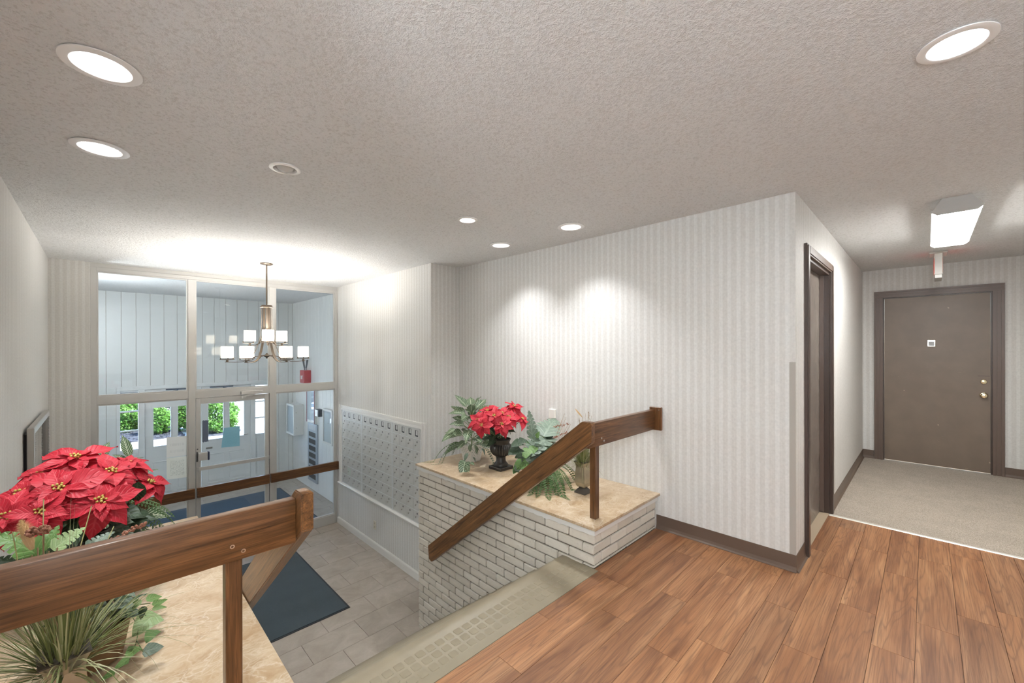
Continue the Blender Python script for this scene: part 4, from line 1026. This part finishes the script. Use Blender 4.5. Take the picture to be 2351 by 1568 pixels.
def vase(label, c, sc, rotz):
    g = thing('metal_vase', label, 'vase', c, group='square metal vases of grass'); z = c[2]
    pr = [(.034, .048), (.040, .058), (.046, .085), (.047, .12), (.044, .165), (.041, .200), (.043, .222), (.052, .243), (.050, .245), (.040, .222), (.036, .19), (.0, .188)]
    o = part('vase_body', sqlathe(bmesh.new(), [(a*sc, b*sc) for a, b in pr], c, rotz=rotz), MVASE, g)
    bv = o.modifiers.new('bev', 'BEVEL'); bv.width = .003; bv.segments = 2
    part('vase_foot', sqlathe(bmesh.new(), [(0, .0), (.050*sc, .0), (.050*sc, .006*sc), (.030*sc, .034*sc), (.022*sc, .042*sc), (.030*sc, .049*sc), (0, .049*sc)], c, rotz=rotz), MVASED, g)
    part('rim', sqlathe(bmesh.new(), [(.0505*sc, .2435*sc), (.0535*sc, .2435*sc), (.0535*sc, .2475*sc), (.0505*sc, .2475*sc)], c, rotz=rotz), MVASED, g)
    return g
def plume(parent, a, b, r, mat, fuzz=.5, n=260, seed=0):
    rr = random.Random(seed); a, b = Vector(a), Vector(b); bm = bmesh.new(); d = (b-a).normalized(); s, u = frame_from(d)
    tube(bm, [a.lerp(b, k/6) for k in range(7)], [r*.7*math.sin(PI*(.12+.85*k/6)) for k in range(7)], 7)
    for k in range(n):
        q = rr.random(); p = a.lerp(b, q); an = rr.uniform(0, 6.28); o = s*math.cos(an)+u*math.sin(an); rad = r*math.sin(PI*(.1+.85*q)); e = p+o*rad*1.35+d*rad*.9; w = o.cross(d)*.0006
        bm.faces.new([bm.verts.new(x) for x in (p+o*rad*.5-w, p+o*rad*.5+w, e)])
    return part('seed_plume', bm, mat, parent)
def seedhead(parent, a, b, r, mat, n=40, seed=0, br=.0045):
    rr = random.Random(seed); a, b = Vector(a), Vector(b); bm = bmesh.new(); tube(bm, [a, b], .0012, 4); d = (b-a).normalized(); s, u = frame_from(d)
    for k in range(n):
        q = rr.random(); an = rr.uniform(0, 6.28); ball(bm, a.lerp(b, q)+(s*math.cos(an)+u*math.sin(an))*r*rr.uniform(.2, 1), br*rr.uniform(.7, 1.2), 5, 4)
    return part('seed_head', bm, mat, parent)
def twigs(parent, base, tips, mat=None, r=.0012):
    for tp in tips: part('dry_stem', tube(bmesh.new(), [Vector(base).lerp(Vector(tp), k/4)+Vector((.01*math.sin(k*2), .01*math.cos(k*3), 0)) for k in range(5)], r, 4), mat or MTWIG, parent)
# ---------------- RIGHT LEDGE
# silver vase with grass
vc = (2.685, 1.905, ZT)
v1 = vase('silver square vase of grass beside the oak post', vc, 1.0, 0.)
top = (vc[0], vc[1], ZT+.19)
grass(v1, top, 320, .14, .27, .75, .0045, 3, .034); grass(v1, top, 26, .28, .42, 1.15, .0022, 4, .02)
pl = at(1320, 938, Y=1.95); plume(v1, at(1337, 958, Y=1.93), pl, .009, MPLUME, n=120)
twigs(v1, top, [at(1337, 958, Y=1.93), at(1352, 945, Y=1.92), at(1330, 960, Y=1.93), at(1358, 955, Y=1.92), at(1345, 950, Y=1.96)])
for k, (u, v) in enumerate(((1352, 945), (1330, 962))): seedhead(v1, at(u, v+18, Y=1.92), at(u, v, Y=1.92), .008, MTWIG, 14, k, .002)
# mixed foliage with split leaves and fern
ac = (2.62, 2.28, ZT)
ar = thing('foliage_arrangement', 'split-leaf foliage and fern behind the sloping oak rail', 'artificial plant', ac)
part('basket', lathe(bmesh.new(), [(.055, 0), (.075, .01), (.088, .10), (.086, .13), (.08, .13), (.075, .10), (0, .10)], 20, ac), MWICK, ar, smooth=40)
Yr = 2.30
for a in ((1223, 1003, 1215, 941, .42, .02), (1248, 1002, 1278, 946, .80, .05), (1262, 1004, 1202, 1031, .46, -.12), (1236, 1046, 1183, 1070, .52, -.10), (1268, 1012, 1236, 1052, .55, -.12), (1245, 1036, 1268, 1018, .5, -.1)):
    pleaf(ar, 'split', MGREYG, *a[:5], Y=Yr, dy=a[5])
for a in ((1232, 1005, 1238, 990), (1225, 1012, 1243, 1006), (1205, 1008, 1190, 1020), (1200, 1018, 1178, 1012), (1195, 1030, 1168, 1038), (1210, 1060, 1180, 1072), (1188, 1075, 1178, 1086), (1205, 1050, 1188, 1040), (1228, 1025, 1215, 1045), (1240, 1020, 1228, 1040), (1215, 1030, 1200, 1055), (1195, 1085, 1180, 1078), (1186, 1090, 1196, 1098)):
    pleaf(ar, 'heart', random.choice((MHEART, MHEART, MDKGREEN, MFERN)), *a, .72, Y=Yr-.06, dy=-.03)
rr = random.Random(11)
for k in range(34):
    a = rr.uniform(0, 6.28); z = ZT+rr.uniform(.12, .36); r = rr.uniform(.02, .08); b = Vector((ac[0]+r*math.cos(a), ac[1]+r*math.sin(a), z)); d = Vector((math.cos(a), math.sin(a), rr.uniform(-.3, .9)))
    leaf(ar, 'heart', rr.choice((MHEART, MDKGREEN, MDKGREEN, MFERN)), b, d, Vector((0, 0, 1))+d*.2-Vector((.3, .3, 0)), rr.uniform(.06, .11), rr.uniform(.05, .08))
bm = bmesh.new()
for u, v in ((1223, 1003), (1248, 1002), (1262, 1004), (1236, 1046), (1268, 1012), (1232, 1005)): stem(bm, (ac[0], ac[1], ZT+.11), at(u, v, Y=Yr), .0028, .02)
part('stems', bm, MSTEM, ar)
for k, (u, v) in enumerate(((1238, 1130), (1258, 1134), (1272, 1128), (1288, 1134), (1300, 1120), (1312, 1104), (1322, 1095), (1225, 1128), (1208, 1120), (1247, 1120), (1265, 1122), (1280, 1118), (1292, 1108))):
    e = at(u, v, Z=ZT+.01); b = Vector((ac[0]-.02, ac[1]-.05, ZT+.13)); d = Vector((e.x-b.x, e.y-b.y, 0)); L_ = d.length
    frond(ar, b, d.normalized()+Vector((0, 0, .75)), L_*1.45+.10, 2.9, MFERN, 24, .05)
for k, (u0, v0, u1, v1_) in enumerate(((1305, 973, 1270, 980), (1302, 992, 1271, 1004))): seedhead(ar, at(u0, v0, Y=2.15), at(u1, v1_, Y=2.18), .010, MSORG, 30, k, .0042)
twigs(ar, (ac[0], ac[1], ZT+.1), [at(1300, 958, Y=2.2), at(1310, 975, Y=2.15), at(1305, 973, Y=2.15), at(1302, 992, Y=2.15), at(1296, 950, Y=2.2), at(1290, 965, Y=2.2)])
# urn with poinsettia
uc = (2.675, 2.835, ZT)
ur = thing('potted_poinsettia', 'red poinsettia in a dark fluted urn', 'artificial plant', uc)
part('urn_base', box(uc[0]-.083, uc[0]+.083, uc[1]-.083, uc[1]+.083, ZT, ZT+.028, bev=.004), MURN, ur)
fl = lambda a, j: 1+(.09*abs(math.sin(a*12))-.05 if 7 <= j <= 12 else 0)
up_ = [(.0, .0285), (.066, .0285), (.068, .045), (.058, .058), (.046, .075), (.044, .115), (.055, .122), (.075, .135), (.094, .160), (.102, .188), (.100, .21), (.092, .226), (.086, .230), (.080, .236), (.084, .262), (.093, .272), (.095, .280), (.088, .282), (.080, .27), (0, .268)]
part('urn_bowl', lathe(bmesh.new(), up_, 96, (uc[0], uc[1], ZT), mod=fl), MURN, ur, smooth=45)
part('moss', lathe(bmesh.new(), [(.079, .2705), (.05, .285), (0, .29)], 20, (uc[0], uc[1], ZT)), MSOIL, ur, smooth=60)
hb = Vector((uc[0], uc[1], ZT+.27)); bm = bmesh.new()
heads = [(1106, 976, 2.74), (1152, 974, 2.70), (1153, 950, 2.80), (1120, 943, 2.88), (1098, 965, 2.86), (1180, 934, 2.84), (1199, 962, 2.72), (1135, 955, 2.76), (1168, 958, 2.75), (1150, 998, 2.66), (1118, 990, 2.70)]
for k, (u, v, Y) in enumerate(heads):
    p = at(u, v, Y=Y); f = (p-hb); f = f.normalized()+(CAMP-p).normalized()*.75+Vector((0, 0, .25))
    if k < 9: flower(ur, p, f, .115+.01*(k % 3), 40+k)
    stem(bm, hb, p, .003, .02)
part('stems', bm, MSTEM, ur)
rr = random.Random(21)
for k in range(30):
    a = rr.uniform(0, 6.28); d = Vector((math.cos(a), math.sin(a), rr.uniform(-.55, .5))); b = hb+Vector((math.cos(a)*.05, math.sin(a)*.05, rr.uniform(.0, .20)))
    leaf(ur, 'leaf', rr.choice((MDKGREEN, MDKGREEN, MGREYG)), b, d, Vector((0, 0, 1))-Vector((.35, .35, 0)), rr.uniform(.10, .15), rr.uniform(.06, .085))
# white pot with zebra plant
zc_ = (2.655, 3.245, ZT)
zp = thing('potted_zebra_plant', 'white-veined plant and trailing fern in a dotted white pot', 'artificial plant', zc_)
part('pot', sqlathe(bmesh.new(), [(0, 0), (.060, 0), (.062, .006), (.082, .150), (.086, .152), (.086, .166), (.078, .166), (.074, .14), (0, .135)], zc_), MPOT, zp)
bm = bmesh.new()
for sd_ in range(4):
    a = sd_*PI/2
    for i in range(8):
        for j in range(8):
            q = (j+.5)/8; hw = .062+.020*q-.001; xx = (-1+2*(i+.5)/8)*hw*.84
            if (i+j) % 2 == 0: continue
            c = Vector((hw+.0006, xx, .012+.135*q)); c.rotate(Matrix.Rotation(a, 3, 'Z')); c += Vector(zc_)
            lathe(bm, [(0, -.0006), (.0042, -.0006), (.0042, .001)], 6, c, 'X' if sd_ % 2 == 0 else 'Y')
part('lattice_holes', bm, MDARK, zp, kind='stuff')
def zebra(parent, c, z0, n, seed, hi=.36, Ls=.15, Lr=.19, fan=None):
    rr = random.Random(seed); bm = bmesh.new()
    for k in range(n):
        a = k*2.4+rr.uniform(-.3, .3); h = z0+(k/n)*hi+rr.uniform(-.03, .05); r = .02+.05*(1-k/n); b = Vector((c[0]+r*math.cos(a), c[1]+r*math.sin(a), h)); e = -.08+.85*(k/n)+rr.uniform(-.2, .2); d = Vector((math.cos(a)*math.cos(e), math.sin(a)*math.cos(e), math.sin(e)))
        L_ = rr.uniform(Ls, Lr); b2 = b+d*.04; leaf(parent, 'leaf', MZEBRA, b2, d, Vector((-.35, -.35, .9))-d*.3, L_, L_*rr.uniform(.48, .58)); stem(bm, (c[0], c[1], h-.05), b2, .0026, .03)
    tube(bm, [(c[0], c[1], z0-.08), (c[0]+.01, c[1], z0+hi)], .004, 6); part('stems', bm, MSTEM, parent)
zebra(zp, zc_, ZT+.19, 38, 5, .30, .14, .20)
for k, (u, v) in enumerate(((1003, 1058), (1018, 1062), (1030, 1060), (1048, 1045), (1118, 1050), (1135, 1062), (1140, 1050), (1126, 1066))):
    e = at(u, v, Z=ZT+.012); b = Vector((zc_[0], zc_[1], ZT+.17)); d = Vector((e.x-b.x, e.y-b.y, 0)); L_ = d.length
    frond(zp, b+d.normalized()*.05, d.normalized()+Vector((0, 0, .55)), L_*1.35+.06, 2.6, MFERNV if k % 2 else MFERN, 18, .024)
for a in ((1045, 985, 1022, 992), (1040, 995, 1012, 1008), (1048, 1000, 1030, 985), (1078, 1020, 1080, 1040), (1088, 1022, 1100, 1045), (1075, 1040, 1062, 1058), (1085, 1050, 1095, 1062), (1105, 1030, 1118, 1046)): pleaf(zp, 'leaf', random.choice((MZEBRA, MFERN, MGREYG)), *a, .42, Y=3.04)
for a in ((1068, 1058, 1062, 1076), (1078, 1062, 1090, 1066), (1070, 1070, 1076, 1080)): pleaf(zp, 'leaf', MZEBRA, *a, .42, Z=ZT+.06)
# ---------------- LEFT LEDGE
vc2 = (-.078, 1.782, ZT)
v2 = vase('silver square vase of grass in front of the oak post railing', vc2, 1.0, .12)
v2['label'] = 'square vase of long grass under the oak railing'
top2 = (vc2[0], vc2[1], ZT+.19)
grass(v2, top2, 340, .18, .36, 1.1, .0046, 13, .036); grass(v2, top2, 60, .30, .50, 1.5, .0026, 14, .03)
plume(v2, at(74, 1262, Y=1.84), at(48, 1194, Y=1.86), .017, MPLUME, n=700, seed=2)
seedhead(v2, at(60, 1224, Y=1.80), at(117, 1212, Y=1.82), .012, MSORG, 90, 3, .0042)
seedhead(v2, at(242, 1249, Y=1.92), at(336, 1200, Y=1.96), .008, MSORG, 50, 4, .005)
twigs(v2, top2, [at(74, 1262, Y=1.84), at(88, 1222, Y=1.81), at(242, 1249, Y=1.92), at(120, 1262, Y=1.85), at(60, 1280, Y=1.84), at(100, 1270, Y=1.83), at(24, 1290, Y=1.83)], r=.0018)
twigs(v2, top2, [at(88, 1150, Y=1.9), at(200, 1165, Y=1.9), at(252, 1212, Y=1.9), at(15, 1225, Y=1.85)], MGRASS and plain('pale_grass_stem', (.42, .40, .18), .6), r=.0014)
ac2 = (-.03, 2.13, ZT)
ar2 = thing('foliage_arrangement', 'split-leaf foliage and trailing heart leaves below the oak railing', 'artificial plant', ac2)
part('basket', lathe(bmesh.new(), [(.07, 0), (.09, .01), (.108, .11), (.106, .14), (.10, .14), (.09, .11), (0, .11)], 22, ac2), MWICK, ar2, smooth=40)
for a, m_ in (((80, 1270, -12, 1208, .62, 1.98), MHEART), ((70, 1300, -25, 1275, .55, 1.98), MDKGREEN), ((120, 1262, 196, 1206, .68, 2.0), MPALE), ((85, 1305, 188, 1284, .42, 1.98), MPALE), ((88, 1285, 128, 1200, .55, 2.05), MHEART), ((100, 1290, 145, 1235, .5, 2.0), MDKGREEN), ((40, 1330, -20, 1320, .5, 1.95), MHEART), ((200, 1262, 262, 1212, .6, 2.12), MGREYG)):
    pleaf(ar2, 'split' if a[4] > .5 else 'heart', m_, *a[:5], Y=a[5], dy=.02)
for a, m_ in (((311, 1384, 234, 1394, .5), MGREYG), ((238, 1404, 188, 1437, .45), MGREYG), ((277, 1392, 250, 1434, .7), MDKGREEN), ((216, 1438, 220, 1480, .8), MDKGREEN), ((238, 1400, 225, 1440, .7), MGREYG), ((300, 1398, 318, 1372, .5), MFERN), ((325, 1378, 290, 1415, .35), MPALE), ((262, 1372, 300, 1366, .6), MDKGREEN), ((330, 1392, 322, 1425, .6), MDKGREEN)):
    pleaf(ar2, 'heart', m_, *a, Y=2.02, dy=-.01)
for a, m_ in (((358, 1408, 306, 1447, .86), MPALE), ((336, 1378, 379, 1360, .55), MHEART), ((350, 1390, 389, 1370, .45), MHEART), ((350, 1397, 384, 1391, .42), MHEART), ((356, 1446, 335, 1474, .6), MFERN), ((328, 1496, 378, 1482, .72), MGREYG), ((315, 1484, 287, 1514, .6), MHEART), ((296, 1513, 260, 1532, .62), MHEART), ((263, 1542, 230, 1562, .55), MHEART), ((345, 1404, 330, 1420, .7), MDKGREEN)):
    pleaf(ar2, 'heart', m_, *a[:4], a[4]*1.2, Z=ZT+.065, dz=.0, up=.6)
bm = bmesh.new(); src = Vector((ac2[0]+.08, ac2[1]-.03, ZT+.13))
tube(bm, [src, at(300, 1410, Z=ZT+.09), at(318, 1440, Z=ZT+.05), at(314, 1470, Z=ZT+.03), at(303, 1505, Z=ZT+.012), at(296, 1516, Z=ZT+.01)], .0018, 5)
tube(bm, [src, at(320, 1388, Z=ZT+.09), at(345, 1385, Z=ZT+.05)], .0018, 5); tube(bm, [at(303, 1505, Z=ZT+.012), at(280, 1530, Z=ZT+.008), at(262, 1543, Z=ZT+.04)], .0016, 5); tube(bm, [at(314, 1470, Z=ZT+.03), at(328, 1496, Z=ZT+.045)], .0016, 5)
part('vine', bm, MSTEM, ar2)
rr = random.Random(31)
for k in range(34):
    a = rr.uniform(0, 6.28); z = ZT+rr.uniform(.13, .34); r = rr.uniform(.02, .09); b = Vector((ac2[0]+r*math.cos(a), ac2[1]+r*math.sin(a), z)); d = Vector((math.cos(a), math.sin(a), rr.uniform(-.3, .8)))
    leaf(ar2, 'heart', rr.choice((MDKGREEN, MDKGREEN, MHEART, MGREYG)), b, d, Vector((0, 0, 1))+d*.2, rr.uniform(.07, .12), rr.uniform(.055, .085))
# large poinsettia
pc = (-.04, 2.66, ZT)
pp = thing('potted_poinsettia', 'large red poinsettia beside the silver picture frame', 'artificial plant', pc)
part('urn_base', box(pc[0]-.083, pc[0]+.083, pc[1]-.083, pc[1]+.083, ZT, ZT+.028, bev=.004), MURN, pp)
part('urn_bowl', lathe(bmesh.new(), up_, 96, pc, mod=fl), MURN, pp, smooth=45)
hb = Vector((pc[0], pc[1], ZT+.26)); bm = bmesh.new()
heads = [(138, 1122, 2.52), (232, 1150, 2.46), (256, 1084, 2.62), (175, 1052, 2.74), (52, 1135, 2.62), (290, 1068, 2.78), (343, 1108, 2.72), (20, 1185, 2.50), (95, 1092, 2.74), (200, 1095, 2.66), (95, 1175, 2.46)]
for k, (u, v, Y) in enumerate(heads):
    p = at(u, v, Y=Y); f = (p-hb); f = f.normalized()*1.1+(CAMP-p).normalized()*.8+Vector((0, 0, .2))
    flower(pp, p, f, .150 if k < 6 else .125, 60+k); stem(bm, hb, p-f.normalized()*.01, .0032, .02)
part('stems', bm, MSTEM, pp)
rr = random.Random(41)
for k in range(44):
    a = rr.uniform(0, 6.28); d = Vector((math.cos(a), math.sin(a), rr.uniform(-.6, .45))); b = hb+Vector((math.cos(a)*.08, math.sin(a)*.08, rr.uniform(.0, .20)))
    leaf(pp, 'leaf', rr.choice((MDKGREEN, MDKGREEN, MDKGREEN, MGREYG)), b, d, Vector((0, 0, 1))-Vector((.3, .3, 0)), rr.uniform(.12, .18), rr.uniform(.075, .105))
for a in ((300, 1170, 275, 1250, .55), (290, 1160, 330, 1195, .5), (318, 1105, 308, 1165, .6), (250, 1190, 290, 1225, .5)): pleaf(pp, 'leaf', MDKGREEN, *a, Y=2.6)
# zebra plant and fern behind it
zc2 = (.03, 3.18, ZT)
z2 = thing('potted_zebra_plant', 'white-veined plant rising behind the large poinsettia', 'artificial plant', zc2)
part('pot', sqlathe(bmesh.new(), [(0, 0), (.060, 0), (.062, .006), (.082, .150), (.086, .152), (.086, .166), (.078, .166), (.074, .14), (0, .135)], zc2), MPOT, z2)
zebra(z2, zc2, ZT+.20, 12, 9, .22)
for a in ((228, 1056, 248, 1009, .52), (172, 1062, 150, 1050, .45), (190, 1048, 152, 1044, .5), (110, 1072, 64, 1076, .55), (297, 1052, 283, 992, .32), (292, 1060, 262, 1034, .3), (298, 1060, 332, 1043, .3), (290, 1068, 240, 1066, .3)): pleaf(z2, 'leaf', MZEBRA, *a, Y=3.12, dy=.02)
for k, (u, v) in enumerate(((388, 1150), (394, 1168), (372, 1215), (350, 1228), (392, 1210), (330, 1215))):
    e = at(u, v, Y=2.9); b = Vector((zc2[0]+.02, zc2[1]-.2, ZT+.33)); d = e-b; L_ = d.length
    frond(z2, b, d.normalized()+Vector((0, 0, .45)), L_*1.15+.04, 1.6, MFERN, 20, .035)
# ================================================================ OUTSIDE
struct('ground', box(-30, 40, YV+.15, 70, ZL-.25, ZL-.09), plain('sunlit_concrete', (.62, .60, .56), .85, bump=.2, bscale=30), 'sunlit pale paving outside the entrance', 'ground')
def bed(name, x0, x1, y0, y1, label):
    bm = box(x0, x1, y0, y1, ZL-.09, ZL-.05); rr = random.Random(8)
    for k in range(900):
        x, y = rr.uniform(x0, x1), rr.uniform(y0, y1); s = rr.uniform(.02, .05); an = rr.uniform(0, 3.14); ca, sa = s*math.cos(an), s*math.sin(an); prism(bm, [(x+ca-sa*.4, y+sa+ca*.4), (x-ca-sa*.4, y-sa+ca*.4), (x-ca+sa*.4, y-sa-ca*.4), (x+ca+sa*.4, y+sa-ca*.4)], 'Z', ZL-.05, ZL-.035+rr.random()*.01)
    return part(name, bm, plain('dark_mulch', (.035, .033, .040), .9, var=.4), None, label=label, cat='mulch bed', kind='stuff')
bed('mulch_bed', -2.6, 1.95, 17.2, 20.15, 'dark mulch bed in front of the parked car')
part('kerb', box(-3, 2.4, 20.24, 20.42, ZL-.09, ZL+.03, bev=.02), plain('pale_kerb', (.7, .7, .68), .8), None, label='pale kerb between mulch bed and parked car', cat='kerb')
def shrub(c, rx, ry, rz, label, seed, n=8000):
    g = thing('shrub', label, 'shrub', c, group='hedge shrubs outside'); rr = random.Random(seed); bm = bmesh.new()
    for k in range(n):
        a = rr.uniform(0, 6.283); zz = rr.uniform(-.75, 1); q = math.sqrt(max(0, 1-zz*zz)); sc = rr.uniform(.72, 1.04)*(1+.10*math.sin(a*5+zz*6))
        p = Vector((c[0]+rx*q*math.cos(a)*sc, c[1]+ry*q*math.sin(a)*sc, c[2]+rz*.44+rz*.6*zz*sc))
        if p.z < c[2]: continue
        d = Vector((rr.uniform(-1, 1), rr.uniform(-1, 1), rr.uniform(-.2, 1))).normalized(); s, u = frame_from(d); L_ = rr.uniform(.07, .12)
        bm.faces.new([bm.verts.new(x) for x in (p, p+d*L_*.5+s*L_*.3, p+d*L_, p+d*L_*.5-s*L_*.3)])
    part('foliage', bm, MBUSH, g, kind='stuff'); bm = bmesh.new()
    for k in range(5): a = k*1.25; tube(bm, [(c[0], c[1], c[2]-.05), (c[0]+rx*.5*math.cos(a), c[1]+ry*.5*math.sin(a), c[2]+rz*.6)], [.03, .012], 6)
    part('stem', bm, MTWIG, g); return g
def bushmat():
    m = N('bush_leaf'); n = m.noise(m.pos(), 14, 3); m.p(col=m.ramp(n, [(.3, (.07, .17, .03)), (.7, (.22, .38, .10))]), rough=.4)
    tr = m.n('BsdfTranslucent', ins={0: (.25, .45, .08, 1)}); mx = m.n('MixShader'); mx.inputs[0].default_value = .3
    m.t.links.new(m.b.outputs[0], mx.inputs[1]); m.t.links.new(tr.outputs[0], mx.inputs[2]); m.t.links.new(mx.outputs[0], m.out.inputs[0]); return m.m
MBUSH = bushmat(); zg = ZL-.05
p = at(292, 990, Z=zg); shrub((p.x-.1, p.y, zg), .62, .5, 1.0, 'green shrub with a mulch strip before it', 1)
p = at(346, 985, Z=zg); shrub((p.x+.12, p.y-1.2, zg), .30, .34, .85, 'small shrub covering part of the car wheel', 2, 3000)
p = at(426, 986, Z=zg); shrub((p.x+.05, p.y, zg), .46, .5, 1.0, 'shrub to the right of the car wheel', 3)
p = at(497, 990, Z=zg); shrub((p.x, p.y, zg), .62, .6, 1.15, 'tall rounded shrub on its own patch of mulch', 4)
part('mulch_bed', lathe(bmesh.new(), [(.72, -.04), (.68, .0), (0, .01)], 24, (p.x, p.y, zg)), MATS['dark_mulch'], None, label='round dark mulch patch under the tall rounded shrub', cat='mulch bed')
# parked car
def car():
    wc = at(380, 955, Y=21.0); r = .33; zg_ = ZL-.09
    g = thing('parked_car', 'dark blue parked car with silver wheels', 'car', (wc.x-1.3, 21.5, zg_))
    paint = plain('navy_car_paint', (.012, .03, .06), .15); tyre = plain('tyre_rubber', (.015, .015, .016), .8); alloy = plain('alloy_silver', (.70, .71, .74), .35, .25)
    x0, x1 = wc.x-3.55, wc.x+.95; z = zg_
    def prof(): # side outline with wheel arches (x,z)
        pts = [(x0, z+.32), (x0+.02, z+.62), (x0+.25, z+.80), (x0+1.1, z+.92), (x0+1.75, z+1.38), (x0+2.0, z+1.45), (x1-1.05, z+1.45), (x1-.45, z+1.02), (x1-.05, z+.95), (x1, z+.6), (x1-.02, z+.32)]
        for cx in (wc.x, wc.x-2.65):
            pts += [(cx+.40, z+.26)]+[(cx+.40*math.cos(a), z+r+.40*math.sin(a)) for a in [PI*k/8 for k in range(9)]]+[(cx-.40, z+.26)]
        return pts
    part('car_body', prism(bmesh.new(), prof(), 'Y', 20.87, 22.57), paint, g, smooth=40)
    part('side_window', prism(bmesh.new(), [(x0+1.25, z+.93), (x0+1.8, z+1.34), (x1-1.1, z+1.38), (x1-.62, z+1.0)], 'Y', 20.855, 20.869), MDARK, g)
    for cx in (wc.x, wc.x-2.65):
        w = part('tyre', lathe(bmesh.new(), [(.225, -.10), (.30, -.11), (.33, -.07), (.33, .07), (.30, .11), (.225, .10)], 36, (cx, 21.0, z+r), 'Y'), tyre, g, smooth=40)
        bm = lathe(bmesh.new(), [(.228, -.095), (.215, -.105), (.195, -.07), (.20, .05)], 36, (cx, 21.0, z+r), 'Y')
        for f in [f for f in bm.faces if len(f.verts) > 4]: bm.faces.remove(f)
        part('rim', bm, alloy, w, smooth=40)
        bm = lathe(bmesh.new(), [(0, -.10), (.05, -.095), (.055, -.05)], 16, (cx, 21.0, z+r), 'Y')
        for k in range(5):
            for o in (-.12, .12):
                a = PI/2+k*2*PI/5; p0 = Vector((cx+.04*math.cos(a), 20.92, z+r+.04*math.sin(a))); p1 = Vector((cx+.21*math.cos(a+o), 20.92, z+r+.21*math.sin(a+o))); bar(bm, [p0, p1], .05, .035, (math.sin(a), 0, -math.cos(a)))
        part('spokes', bm, alloy, w)
        part('brake_disc', lathe(bmesh.new(), [(0, -.03), (.19, -.03), (.19, .0)], 24, (cx, 21.0, z+r), 'Y'), MDARK, w)
car()
